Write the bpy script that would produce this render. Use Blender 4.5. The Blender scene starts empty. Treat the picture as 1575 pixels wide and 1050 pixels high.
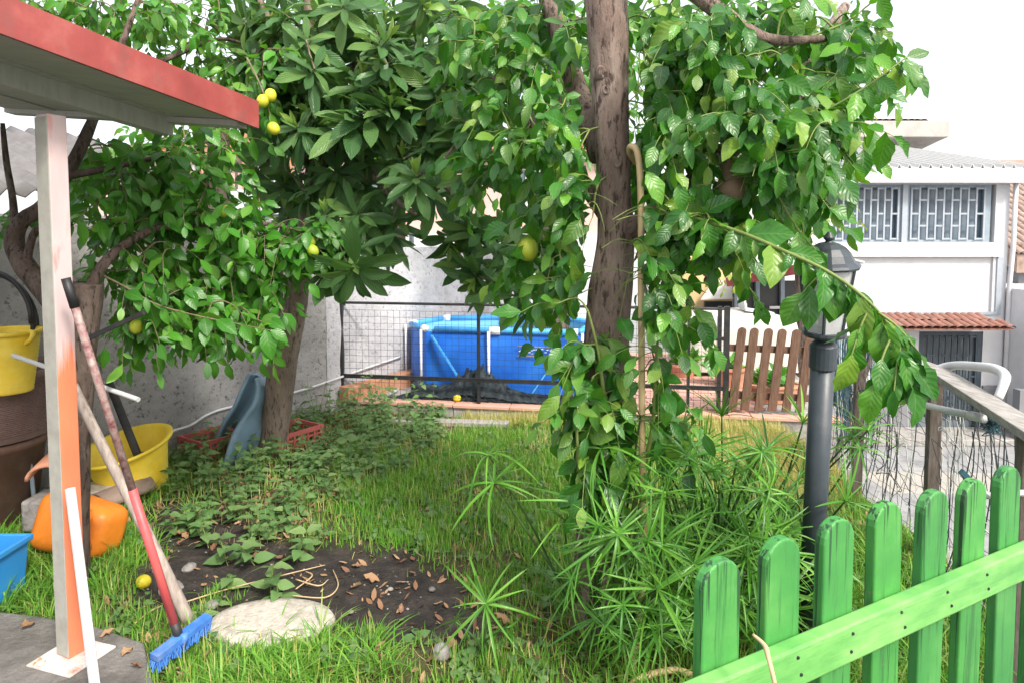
import bpy, bmesh, math, random
import numpy as np
from mathutils import Vector, Matrix, noise as mnoise

random.seed(11); RNG = np.random.default_rng(11)
R = math.radians
S = bpy.context.scene
COL = S.collection

# ------------------------------------------------------------------ camera, sky, sun, exposure
F, CX, CY, PITCH, CAMZ = 1050.0, 787.5, 424.0, R(3.5), 1.6
cam_d = bpy.data.cameras.new('camera'); cam = bpy.data.objects.new('camera', cam_d); COL.objects.link(cam)
cam.location = (0, 0, CAMZ); cam.rotation_euler = (R(90) - PITCH, 0, 0)
cam_d.sensor_width = 36; cam_d.lens = 24.0; cam_d.shift_y = -(525 - CY) / 1575
cam_d.clip_end = 600; cam_d.clip_start = 0.05
S.camera = cam
SUN_EL, SUN_AZ = R(46), R(146)          # azimuth clockwise from +Y (view direction): behind the camera, to the right
w = bpy.data.worlds.new('World'); S.world = w; w.use_nodes = True
nt = w.node_tree; nt.nodes.clear()
sky = nt.nodes.new('ShaderNodeTexSky'); sky.sky_type = 'NISHITA'; sky.sun_disc = False
sky.sun_elevation = SUN_EL; sky.sun_rotation = SUN_AZ
sky.air_density = 1.0; sky.dust_density = 6.0; sky.ozone_density = 1.0
bg = nt.nodes.new('ShaderNodeBackground'); bg.inputs['Strength'].default_value = 0.13
bgw = nt.nodes.new('ShaderNodeBackground'); bgw.inputs['Color'].default_value = (1.0, 0.99, 0.97, 1); bgw.inputs['Strength'].default_value = 0.7
add = nt.nodes.new('ShaderNodeAddShader'); out = nt.nodes.new('ShaderNodeOutputWorld')
nt.links.new(sky.outputs[0], bg.inputs['Color']); nt.links.new(bg.outputs[0], add.inputs[0]); nt.links.new(bgw.outputs[0], add.inputs[1])
nt.links.new(add.outputs[0], out.inputs[0])
sun_d = bpy.data.lights.new('sun', 'SUN'); sun = bpy.data.objects.new('sun', sun_d); COL.objects.link(sun)
sun_d.energy = 2.8; sun_d.angle = R(9); sun_d.color = (1, 0.955, 0.88)
_dv = Vector((math.sin(SUN_AZ) * math.cos(SUN_EL), math.cos(SUN_AZ) * math.cos(SUN_EL), math.sin(SUN_EL)))
sun.rotation_euler = _dv.to_track_quat('Z', 'Y').to_euler()
S.view_settings.view_transform = 'Standard'; S.view_settings.look = 'None'; S.view_settings.gamma = 1
S.view_settings.exposure = 0.57
S.render.engine = 'CYCLES'; S.cycles.use_denoising = True
S.cycles.max_bounces = 7; S.cycles.transparent_max_bounces = 6; S.cycles.diffuse_bounces = 4; S.cycles.sample_clamp_indirect = 8

# ------------------------------------------------------------------ pixel -> place
_fw = Vector((0, math.cos(PITCH), -math.sin(PITCH))); _up = Vector((0, math.sin(PITCH), math.cos(PITCH))); _rt = Vector((1, 0, 0))
CAMP = Vector((0, 0, CAMZ))
def ray(px, py): return _fw + _rt * ((px - CX) / F) + _up * ((CY - py) / F)
def P(px, py, d):
    r = ray(px, py); return CAMP + r * (d / r.y)
def G(px, py, z=0.0):
    r = ray(px, py); return CAMP + r * ((z - CAMZ) / r.z)
_c, _s = math.cos(PITCH), math.sin(PITCH)
def pxy(x, y, z=0.0):
    v = z - CAMZ; f = y * _c - v * _s
    if abs(f) < 1e-4: f = 1e-4
    return CX + F * x / f, CY - F * (y * _s + v * _c) / f
def proj(p):
    v = np.asarray(p, float) - np.array(CAMP); f = v @ np.array(_fw); f = np.where(np.abs(f) < 1e-4, 1e-4, f)
    return CX + F * (v[..., 0]) / f, CY - F * (v @ np.array(_up)) / f, f

# ------------------------------------------------------------------ objects
ORG = {}
def prop(o, label=None, cat=None, group=None, kind=None):
    if label: o['label'] = label
    if cat: o['category'] = cat
    if group: o['group'] = group
    if kind: o['kind'] = kind
    return o
def thing(name, loc, label, cat, group=None):
    o = bpy.data.objects.new(name, None); COL.objects.link(o); o.location = loc; o.empty_display_size = .1
    ORG[o.name] = Vector(loc); return prop(o, label, cat, group)
def link(name, me, mat=None, parent=None, origin=None, smooth=False):
    o = bpy.data.objects.new(name, me); COL.objects.link(o)
    if mat is not None: me.materials.append(mat)
    if parent is not None: o.parent = parent; ORG[o.name] = ORG[parent.name]
    elif origin is not None: o.location = origin; ORG[o.name] = Vector(origin)
    else: ORG[o.name] = Vector((0, 0, 0))
    if smooth: me.polygons.foreach_set('use_smooth', np.ones(len(me.polygons), bool))
    return o
def inst(name, me, parent, M):
    """one more object that shares the mesh data of alike pieces; M is a world matrix"""
    o = bpy.data.objects.new(name, me); COL.objects.link(o)
    if parent is not None:
        o.parent = parent; off = ORG[parent.name]; ORG[o.name] = off; M = Matrix.Translation(-off) @ M
    o.matrix_basis = M; return o
def bev(o, wd=.004, seg=2):
    m = o.modifiers.new('bevel', 'BEVEL'); m.width = wd; m.segments = seg; m.limit_method = 'ANGLE'; m.angle_limit = R(35); return o
def axes(x, y, z, loc):
    return Matrix(((x[0], y[0], z[0], loc[0]), (x[1], y[1], z[1], loc[1]), (x[2], y[2], z[2], loc[2]), (0, 0, 0, 1)))
def frame_from(ydir, zhint=(0, 0, 1)):
    y = Vector(ydir).normalized(); z = Vector(zhint); z = (z - y * z.dot(y))
    if z.length < 1e-4: z = Vector((1, 0, 0)) - y * y.x
    z.normalize(); return y.cross(z), y, z

class MB:
    def __init__(s): s.v = []; s.f = []
    def add(s, v, f):
        b = len(s.v); s.v += [tuple(p) for p in v]; s.f += [tuple(b + i for i in q) for q in f]; return s
    def hexa(s, p):     # 8 points: bottom loop, top loop
        return s.add(p, [(3, 2, 1, 0), (4, 5, 6, 7), (0, 1, 5, 4), (1, 2, 6, 5), (2, 3, 7, 6), (3, 0, 4, 7)])
    def box(s, c, size, M=None):
        a, b, d = [k / 2 for k in size]
        p = [Vector(q) for q in ((-a, -b, -d), (a, -b, -d), (a, b, -d), (-a, b, -d), (-a, -b, d), (a, -b, d), (a, b, d), (-a, b, d))]
        if M is not None: p = [M @ q for q in p]
        return s.hexa([q + Vector(c) for q in p])
    def beam(s, a, b, wd, ht, up=(0, 0, 1)):
        x, y, z = frame_from(Vector(b) - Vector(a), up); A = Vector(a); B = Vector(b)
        q = [(-1, -1), (1, -1), (1, 1), (-1, 1)]
        lo = [A + x * (i * wd / 2) + z * (j * ht / 2) for i, j in q]; hi = [B + x * (i * wd / 2) + z * (j * ht / 2) for i, j in q]
        return s.add(lo + hi, [(0, 1, 2, 3), (7, 6, 5, 4), (1, 0, 4, 5), (2, 1, 5, 6), (3, 2, 6, 7), (0, 3, 7, 4)])
    def tube(s, path, r, n=8, cap=True, jitter=0, jscale=6.0):
        path = [Vector(p) for p in path]; m = len(path)
        rr = r if hasattr(r, '__len__') else [r] * m
        T = [(path[min(i + 1, m - 1)] - path[max(i - 1, 0)]).normalized() for i in range(m)]
        u = T[0].orthogonal().normalized(); b = len(s.v)
        for i in range(m):
            u = (u - T[i] * u.dot(T[i])); u = u.normalized() if u.length > 1e-6 else T[i].orthogonal().normalized(); v = T[i].cross(u)
            for k in range(n):
                a = 2 * math.pi * k / n; d = u * math.cos(a) + v * math.sin(a); rad = rr[i]
                if jitter:
                    q = path[i] + d * rad
                    rad *= 1 + jitter * (mnoise.noise(Vector((q.x * jscale, q.y * jscale, q.z * jscale * .35))) + .45 * mnoise.noise(Vector((q.x * jscale * 3, q.y * jscale * 3, q.z * jscale))))
                s.v.append(tuple(path[i] + d * rad))
        for i in range(m - 1):
            for k in range(n):
                k2 = (k + 1) % n; s.f.append((b + i * n + k, b + i * n + k2, b + (i + 1) * n + k2, b + (i + 1) * n + k))
        if cap:
            s.f.append(tuple(b + k for k in range(n))[::-1]); s.f.append(tuple(b + (m - 1) * n + k for k in range(n)))
        return s
    def lathe(s, prof, c=(0, 0, 0), n=24, M=None, sx=1, sy=1):
        b = len(s.v)
        for r, z in prof:
            for k in range(n):
                a = 2 * math.pi * k / n; q = Vector((r * math.cos(a) * sx, r * math.sin(a) * sy, z))
                if M is not None: q = M @ q
                s.v.append(tuple(q + Vector(c)))
        for i in range(len(prof) - 1):
            for k in range(n):
                k2 = (k + 1) % n; s.f.append((b + i * n + k, b + i * n + k2, b + (i + 1) * n + k2, b + (i + 1) * n + k))
        if prof[0][0] > 1e-5: s.f.append(tuple(b + k for k in range(n))[::-1])
        if prof[-1][0] > 1e-5: s.f.append(tuple(b + (len(prof) - 1) * n + k for k in range(n)))
        return s
    def grid(s, rows):
        b = len(s.v); n = len(rows[0])
        for r in rows: s.v += [tuple(p) for p in r]
        for i in range(len(rows) - 1):
            for k in range(n - 1): s.f.append((b + i * n + k, b + i * n + k + 1, b + (i + 1) * n + k + 1, b + (i + 1) * n + k))
        return s
    def build(s, name, mat, parent=None, origin=None, smooth=False):
        off = ORG[parent.name] if parent is not None else (Vector(origin) if origin is not None else Vector((0, 0, 0)))
        me = bpy.data.meshes.new(name); me.from_pydata([(p[0] - off.x, p[1] - off.y, p[2] - off.z) for p in s.v], [], s.f); me.validate(); me.update()
        return link(name, me, mat, parent, origin, smooth)
def mesh_only(name, mb, mat, smooth=False):
    me = bpy.data.meshes.new(name); me.from_pydata(mb.v, [], mb.f); me.update(); me.materials.append(mat)
    if smooth: me.polygons.foreach_set('use_smooth', np.ones(len(me.polygons), bool))
    return me
def smooth_path(pts, per=6):
    pts = [Vector(p) for p in pts]; o = []
    for i in range(len(pts) - 1):
        p0 = pts[max(i - 1, 0)]; p1 = pts[i]; p2 = pts[i + 1]; p3 = pts[min(i + 2, len(pts) - 1)]
        for k in range(per):
            t = k / per
            o.append(.5 * ((2 * p1) + (p2 - p0) * t + (2 * p0 - 5 * p1 + 4 * p2 - p3) * t * t + (3 * p1 - p0 - 3 * p2 + p3) * t ** 3))
    o.append(pts[-1]); return o
def lerp_list(vals, n):
    return list(np.interp(np.linspace(0, len(vals) - 1, n), range(len(vals)), vals))

# ------------------------------------------------------------------ materials
def nodes_of(m):
    m.use_nodes = True; t = m.node_tree; t.nodes.clear()
    o = t.nodes.new('ShaderNodeOutputMaterial'); p = t.nodes.new('ShaderNodeBsdfPrincipled'); t.links.new(p.outputs[0], o.inputs[0])
    return t, p, o
def ramp(t, fac, stops):
    r = t.nodes.new('ShaderNodeValToRGB'); t.links.new(fac, r.inputs[0]); e = r.color_ramp.elements
    while len(e) < len(stops): e.new(.5)
    for i, (a, c) in enumerate(stops): e[i].position = a; e[i].color = (*c, 1)
    return r.outputs[0]
def coords(t, scale=(1, 1, 1), rnd=True, gen='Object'):
    tc = t.nodes.new('ShaderNodeTexCoord'); mp = t.nodes.new('ShaderNodeMapping'); mp.inputs['Scale'].default_value = scale
    t.links.new(tc.outputs[gen], mp.inputs[0])
    if rnd:
        oi = t.nodes.new('ShaderNodeObjectInfo'); m = t.nodes.new('ShaderNodeMath'); m.operation = 'MULTIPLY'; m.inputs[1].default_value = 37
        t.links.new(oi.outputs['Random'], m.inputs[0]); t.links.new(m.outputs[0], mp.inputs['Location'])
    return mp.outputs[0]
def tex(t, vec, scale, detail=6, rough=.6, kind='ShaderNodeTexNoise'):
    n = t.nodes.new(kind); n.inputs['Scale'].default_value = scale
    if 'Detail' in n.inputs: n.inputs['Detail'].default_value = detail; n.inputs['Roughness'].default_value = rough
    t.links.new(vec, n.inputs['Vector']); return n.outputs[0]
def mixc(t, fac, a, b, mode='MIX'):
    m = t.nodes.new('ShaderNodeMix'); m.data_type = 'RGBA'; m.blend_type = mode
    for s, v in ((0, fac), (6, a), (7, b)):
        if isinstance(v, (int, float)): m.inputs[s].default_value = v
        elif isinstance(v, tuple): m.inputs[s].default_value = (*v, 1)
        else: t.links.new(v, m.inputs[s])
    return m.outputs[2]
def bump(t, p, h, strength, dist=.01):
    b = t.nodes.new('ShaderNodeBump'); b.inputs['Strength'].default_value = strength; b.inputs['Distance'].default_value = dist
    t.links.new(h, b.inputs['Height']); t.links.new(b.outputs[0], p.inputs['Normal'])
def pm(name, stops, scale=8, rough=.6, bmp=.3, bscale=40, bdist=.004, stretch=(1, 1, 1), dirt=None, dscale=3, damt=.5, spec=.4, metal=0, rvar=.15):
    """a procedural surface: colour noise, a second layer of dirt with its own shape, fine relief"""
    m = bpy.data.materials.new(name); t, p, o = nodes_of(m); v = coords(t, stretch)
    if not isinstance(stops, list): stops = [stops]
    if len(stops) == 1: c = stops[0]; stops = [tuple(k * .86 for k in c), c, tuple(min(1, k * 1.1) for k in c)]
    n = tex(t, v, scale); col = ramp(t, n, [(.3 + .4 * i / max(1, len(stops) - 1), c) for i, c in enumerate(stops)])
    if dirt:
        d = tex(t, v, dscale, 8, .7); md = ramp(t, d, [(.5, (0, 0, 0)), (.72, (damt,) * 3)]); col = mixc(t, md, col, dirt)
    t.links.new(col, p.inputs['Base Color'])
    rn = tex(t, v, scale * 2.3, 4); mr = t.nodes.new('ShaderNodeMapRange'); t.links.new(rn, mr.inputs[0])
    mr.inputs[3].default_value = rough - rvar; mr.inputs[4].default_value = min(1, rough + rvar); t.links.new(mr.outputs[0], p.inputs['Roughness'])
    p.inputs['Specular IOR Level'].default_value = spec; p.inputs['Metallic'].default_value = metal
    if bmp: bump(t, p, tex(t, v, bscale, 8, .65), bmp, bdist)
    return m
def leaf_mat(name, stops, rough=.38, trans=.3, tcol=(.25, .5, .03), vein=.35, vcol=None, bmp=.5, nv=9, spec=.35):
    m = bpy.data.materials.new(name); t, p, o = nodes_of(m)
    at = t.nodes.new('ShaderNodeAttribute'); at.attribute_name = 'tint'
    oi = t.nodes.new('ShaderNodeObjectInfo'); a = t.nodes.new('ShaderNodeMath'); a.operation = 'ADD'
    t.links.new(at.outputs['Fac'], a.inputs[0]); t.links.new(oi.outputs['Random'], a.inputs[1])
    fr = t.nodes.new('ShaderNodeMath'); fr.operation = 'FRACT'; t.links.new(a.outputs[0], fr.inputs[0])
    col = ramp(t, fr.outputs[0], [(i / (len(stops) - 1), c) for i, c in enumerate(stops)])
    if vein:
        uv = t.nodes.new('ShaderNodeUVMap'); sp = t.nodes.new('ShaderNodeSeparateXYZ'); t.links.new(uv.outputs[0], sp.inputs[0])
        def mth(op, x, y=None):
            k = t.nodes.new('ShaderNodeMath'); k.operation = op
            for i, q in enumerate((x, y)):
                if q is None: continue
                if isinstance(q, (int, float)): k.inputs[i].default_value = q
                else: t.links.new(q, k.inputs[i])
            return k.outputs[0]
        au = mth('ABSOLUTE', mth('SUBTRACT', sp.outputs[0], .5))
        mid = mth('LESS_THAN', au, .028)
        sv = mth('FRACT', mth('SUBTRACT', mth('MULTIPLY', sp.outputs[1], nv), mth('MULTIPLY', au, nv * .55)))
        tri = mth('ABSOLUTE', mth('SUBTRACT', sv, .5)); side = mth('LESS_THAN', tri, .07)
        mask = mth('MAXIMUM', mid, mth('MULTIPLY', side, .45)); fac = mth('MULTIPLY', mask, vein)
        col = mixc(t, fac, col, vcol or (.28, .42, .1))
        wave = mth('ADD', mth('MULTIPLY', tri, -1.0), mth('MULTIPLY', mid, .6)); bump(t, p, wave, bmp, .006)
    t.links.new(col, p.inputs['Base Color']); p.inputs['Roughness'].default_value = rough; p.inputs['Specular IOR Level'].default_value = spec
    tr = t.nodes.new('ShaderNodeBsdfTranslucent'); tc = mixc(t, .55, col, tcol); t.links.new(tc, tr.inputs['Color'])
    mx = t.nodes.new('ShaderNodeMixShader'); mx.inputs[0].default_value = trans
    t.links.new(p.outputs[0], mx.inputs[1]); t.links.new(tr.outputs[0], mx.inputs[2]); t.links.new(mx.outputs[0], o.inputs[0]); return m
def glass_mat(name, col, alpha=.35, rough=.08):
    m = bpy.data.materials.new(name); t, p, o = nodes_of(m); p.inputs['Base Color'].default_value = (*col, 1); p.inputs['Roughness'].default_value = rough
    v = coords(t); n = tex(t, v, 14, 6); r = ramp(t, n, [(.3, (alpha - .12,) * 3), (.75, (alpha + .12,) * 3)]); t.links.new(r, p.inputs['Alpha']); return m

M = {}
M['concrete'] = pm('concrete', [(.2, .19, .18), (.3, .29, .275), (.38, .37, .35)], 9, .9, .7, 45, .01, dirt=(.1, .09, .08), dscale=4, damt=.7)
M['slab'] = pm('old_slab', [(.09, .085, .08), (.15, .145, .135), (.21, .2, .19)], 7, .95, .9, 50, .012, dirt=(.06, .05, .04), dscale=3, damt=.8)
M['slab_wall'] = pm('stained_parapet', [(.36, .345, .32), (.44, .425, .4)], 3, .9, .3, 50, dirt=(.22, .2, .17), dscale=2.2, damt=.7)
M['courtyard'] = pm('courtyard_paving', [(.17, .175, .18), (.25, .255, .26), (.31, .31, .305)], 2.5, .85, .4, 30, .01, dirt=(.17, .17, .17), dscale=1.3, damt=.6)
M['redpaint'] = pm('faded_red_paint', [(.24, .045, .04), (.3, .062, .055), (.38, .11, .095)], 5, .5, .15, 60, dirt=(.16, .08, .07), dscale=9, damt=.5)
M['soffit'] = pm('soffit_boards', [(.42, .43, .39), (.5, .5, .46)], 6, .75, .15, 30, stretch=(1, 6, 1), dirt=(.27, .27, .24), dscale=5, damt=.5)
M['postgrey'] = pm('post_grey', [(.3, .3, .27), (.38, .38, .34)], 20, .8, .3, 60, dirt=(.2, .17, .13), damt=.5)
M['rust'] = pm('rusty_plate', [(.55, .53, .5), (.66, .64, .61)], 12, .8, .4, 60, dirt=(.28, .1, .04), dscale=11, damt=.9)
M['white_plastic'] = pm('white_plastic', [(.5, .51, .52), (.6, .61, .62)], 14, .35, .06, 80, dirt=(.45, .43, .4), dscale=7, damt=.35)
M['yellow_plastic'] = pm('yellow_plastic', [(.68, .48, .03), (.78, .57, .045), (.84, .65, .1)], 7, .5, .12, 90, dirt=(.5, .36, .1), dscale=8, damt=.45)
M['orange_plastic'] = pm('orange_plastic', [(.62, .17, .015), (.75, .24, .025)], 5, .45, .15, 50, dirt=(.35, .13, .03), dscale=6, damt=.6)
M['blue_bin'] = pm('blue_bin', [(.02, .2, .55), (.035, .28, .68)], 6, .4, .08, 50, dirt=(.05, .16, .3), damt=.5)
M['brown_plastic'] = pm('brown_plastic', [(.1, .055, .04), (.16, .09, .07)], 7, .55, .2, 60, dirt=(.22, .17, .14), dscale=6, damt=.5)
M['mauve_plastic'] = pm('faded_brown_plastic', [(.16, .105, .095), (.23, .16, .15)], 6, .6, .25, 60, dirt=(.1, .06, .05), dscale=4, damt=.6)
M['grey_wood'] = pm('weathered_pole', [(.2, .16, .14), (.32, .27, .24), (.42, .37, .33)], 8, .85, .6, 25, .004, stretch=(8, 8, 1))
M['black_metal'] = pm('black_metal', [(.012, .013, .016), (.03, .031, .034)], 12, .5, .15, 60, dirt=(.09, .07, .05), dscale=9, damt=.4)
M['black_rubber'] = pm('black_rubber', [(.012, .012, .014), (.03, .03, .032)], 12, .5, .1, 60)
M['slate_plastic'] = pm('slate_blue_plastic', [(.12, .2, .26), (.16, .26, .33)], 4, .5, .12, 60, dirt=(.075, .085, .085), dscale=5, damt=.6)
M['crate_red'] = pm('crate_red', [(.4, .085, .075), (.48, .13, .11)], 8, .6, .1, 60, dirt=(.25, .11, .08), damt=.5)
M['redtile'] = pm('weathered_red_tile', [(.15, .07, .052), (.23, .105, .078), (.3, .155, .12)], 4, .9, .4, 45, dirt=(.16, .13, .11), dscale=5, damt=.7)
M['strip'] = pm('beige_paving', [(.3, .285, .25), (.36, .345, .31)], 4, .9, .3, 30)
M['terracotta'] = pm('terracotta', [(.38, .15, .085), (.5, .22, .13), (.58, .3, .2)], 9, .85, .4, 45, dirt=(.24, .19, .15), dscale=6, damt=.6)
M['tile_pink'] = pm('pink_paver', [(.5, .27, .21), (.58, .34, .27)], 7, .85, .35, 40, dirt=(.33, .25, .2), dscale=4, damt=.5)
M['rooftile'] = pm('brown_roof_tile', [(.19, .14, .11), (.29, .21, .17), (.38, .29, .24)], 5, .9, .4, 30, dirt=(.1, .09, .08), damt=.6)
M['brick'] = pm('orange_brick', [(.4, .18, .1), (.5, .25, .15)], 10, .85, .4, 50, dirt=(.45, .36, .3), dscale=6, damt=.6)
M['white_wall'] = pm('white_stucco', [(.5, .51, .53), (.57, .58, .6)], 3, .9, .35, 60, .004, dirt=(.6, .6, .6), dscale=1.2, damt=.4)
M['white_paint'] = pm('white_paint', [(.52, .53, .55), (.6, .6, .61)], 6, .6, .1, 40, dirt=(.5, .48, .45), dscale=4, damt=.4)
M['pink_wall'] = pm('pink_render', [(.55, .36, .32), (.63, .43, .38)], 3, .9, .3, 50, dirt=(.42, .32, .29))
M['ochre_wall'] = pm('ochre_render', [(.6, .42, .2), (.68, .5, .26)], 3, .9, .3, 50)
M['steel_blue'] = pm('grey_blue_frame', [(.2, .25, .3), (.27, .33, .38)], 8, .5, .08, 40)
M['grille'] = pm('pale_grille_paint', [(.3, .34, .385), (.36, .4, .44)], 8, .5, .08, 40)
M['dark_grille'] = pm('dark_grille_paint', [(.03, .045, .06), (.06, .08, .1)], 8, .5, .08, 40)
M['pane'] = pm('window_pane', [(.1, .14, .18), (.145, .19, .235)], 3, .3, .03, 6, spec=.5, rvar=.05)
M['door_pane'] = pm('frosted_pane', [(.13, .16, .18), (.19, .22, .24)], 3, .4, .03, 6)
M['dark_panel'] = pm('dark_panel', [(.025, .027, .03), (.05, .052, .056)], 3, .4, .08, 20)
M['dado'] = pm('grey_dado', [(.16, .165, .18), (.23, .235, .25)], 6, .9, .5, 30, dirt=(.1, .1, .1))
M['brown_wood'] = pm('brown_picket_wood', [(.075, .04, .025), (.125, .07, .045), (.17, .1, .07)], 9, .8, .5, 24, stretch=(8, 8, 1))
M['post_brown'] = pm('dark_brown_post', [(.06, .047, .04), (.11, .09, .075), (.16, .135, .12)], 9, .85, .5, 24, stretch=(7, 7, 1))
M['rail_grey'] = pm('weathered_rail', [(.2, .185, .17), (.3, .285, .265), (.38, .365, .345)], 8, .9, .6, 20, stretch=(6, 1, 6), dirt=(.09, .08, .06), dscale=10, damt=.6)
M['lamp_metal'] = pm('lamp_grey_paint', [(.03, .04, .05), (.045, .058, .07)], 6, .42, .12, 70, dirt=(.1, .105, .11), dscale=9, damt=.3)
M['lamp_glass'] = glass_mat('lamp_glass', (.62, .64, .64), .45, .3)
M['bulb'] = pm('bulb_white', [(.6, .6, .58), (.7, .7, .68)], 5, .3, 0)
M['pool_blue'] = pm('pool_liner', [(.01, .1, .5), (.014, .14, .6), (.03, .2, .7)], 3, .45, .25, 9, .02)
M['pool_inner'] = pm('pool_inner', [(.15, .45, .75), (.22, .52, .8)], 5, .4, .05, 10)
M['pool_white'] = pm('pool_frame_white', [(.68, .7, .73), (.78, .8, .82)], 8, .35, .05, 40)
M['pool_rim'] = pm('pool_rim_blue', [(.04, .27, .66), (.08, .36, .75)], 6, .45, .05, 40)
M['water'] = pm('pool_water', [(.35, .55, .68), (.45, .63, .74)], 3, .06, .12, 9, .02, spec=.5, rvar=.02)
M['net_dark'] = pm('dark_shade_net', [(.008, .014, .02), (.02, .032, .042), (.05, .07, .08)], 20, .7, .8, 90, .01)
M['net_wire'] = pm('net_wire', [(.012, .02, .026), (.03, .04, .045)], 20, .6, 0)
M['net_pale'] = pm('pale_twine', [(.4, .41, .4), (.52, .52, .5)], 20, .8, 0)
M['teal_net'] = pm('teal_net', [(.015, .06, .08), (.03, .1, .12)], 20, .7, 0)
M['hose'] = pm('beige_hose', [(.5, .36, .18), (.6, .45, .25)], 9, .45, .08, 60, dirt=(.33, .24, .12), damt=.5)
M['corrugated'] = pm('fibre_cement', [(.11, .105, .105), (.165, .16, .16)], 5, .9, .4, 30, dirt=(.2, .19, .18), dscale=2.5, damt=.7)
M['white_corr'] = pm('white_sheet_roof', [(.39, .395, .39), (.47, .47, .46)], 5, .7, .1, 20, stretch=(4, 1, 1), dirt=(.45, .44, .4), dscale=4, damt=.6)
M['tarp'] = pm('cream_tarp', [(.46, .43, .38), (.54, .51, .46)], 4, .7, .3, 12, .02)
M['disc'] = pm('cement_disc', [(.36, .33, .28), (.5, .46, .4), (.6, .57, .5)], 30, .95, .9, 70, .012, dirt=(.22, .19, .16), dscale=9, damt=.7)
M['stone'] = pm('stone', [(.1, .095, .09), (.22, .21, .2), (.3, .29, .27)], 18, .95, .8, 40, .01)
M['lemon'] = pm('lemon_skin', [(.4, .42, .03), (.6, .5, .03), (.66, .56, .05)], 12, .4, .25, 90, .002)
M['lemon_green'] = pm('green_lemon_skin', [(.22, .34, .03), (.42, .45, .04)], 4, .4, .25, 90, .002)
M['lemon_tree'] = pm('unripe_lemon_skin', [(.34, .4, .03), (.5, .48, .035), (.58, .52, .05)], 9, .4, .25, 90, .002)
M['dryleaf'] = leaf_mat('dry_leaf', [(.24, .13, .07), (.36, .22, .12), (.46, .3, .17), (.2, .1, .06), (.3, .17, .1)], .8, .15, (.4, .2, .08), .2, (.2, .1, .05), .4)
M['gourd'] = pm('gourd_skin', [(.2, .12, .08), (.28, .18, .13)], 6, .6, .25, 50, dirt=(.12, .08, .06))
M['twig'] = pm('twig_bark', [(.1, .085, .05), (.2, .17, .1)], 20, .85, .4, 50)
M['green_twig'] = pm('green_twig', [(.12, .17, .04), (.2, .26, .07)], 20, .6, .2, 50)
M['straw'] = pm('straw', [(.4, .3, .16), (.52, .4, .24)], 20, .85, 0)
M['red_handle'] = pm('red_handle', [(.5, .06, .07), (.6, .11, .11)], 8, .45, .08, 50, dirt=(.28, .14, .12), dscale=14, damt=.6)
M['worn_handle'] = pm('worn_metal_handle', [(.12, .02, .025), (.25, .16, .15), (.3, .28, .26)], 40, .55, .2, 60)
M['blue_brush'] = pm('blue_brush', [(.03, .12, .45), (.07, .22, .6)], 12, .5, .1, 50, dirt=(.3, .32, .36), dscale=9, damt=.4)

def bark(name, stops, scale=7, strength=1.0, zs=.25):
    m = bpy.data.materials.new(name); t, p, o = nodes_of(m); v = coords(t, (1, 1, zs), False)
    n1 = tex(t, v, scale, 10, .7); n2 = tex(t, v, scale * 6, 8, .7); vv = coords(t, (1, 1, 1), False); n3 = tex(t, vv, 3.5, 5)
    col = ramp(t, n1, [(.28 + .44 * i / (len(stops) - 1), c) for i, c in enumerate(stops)])
    lich = ramp(t, n3, [(.55, (0, 0, 0)), (.75, (.5, .5, .5))]); col = mixc(t, lich, col, (.36, .31, .27)); ck = ramp(t, n2, [(.4, (.85, .85, .85)), (.47, (0, 0, 0))]); col = mixc(t, ck, col, tuple(k * .6 for k in stops[0]))
    t.links.new(col, p.inputs['Base Color']); p.inputs['Roughness'].default_value = .92; p.inputs['Specular IOR Level'].default_value = .2
    m2 = t.nodes.new('ShaderNodeMath'); m2.operation = 'ADD'; t.links.new(n1, m2.inputs[0]); t.links.new(n2, m2.inputs[1])
    bump(t, p, m2.outputs[0], strength, .02); return m
M['bark_citrus'] = bark('citrus_bark', [(.08, .057, .047), (.25, .185, .155), (.42, .335, .285)], 9, 1.0)
M['bark_loquat'] = bark('loquat_bark', [(.11, .085, .065), (.21, .165, .13), (.3, .25, .2)], 8, .8)
M['bark_lemon'] = bark('lemon_bark', [(.05, .037, .03), (.12, .09, .075), (.2, .155, .13)], 9, .9)

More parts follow.
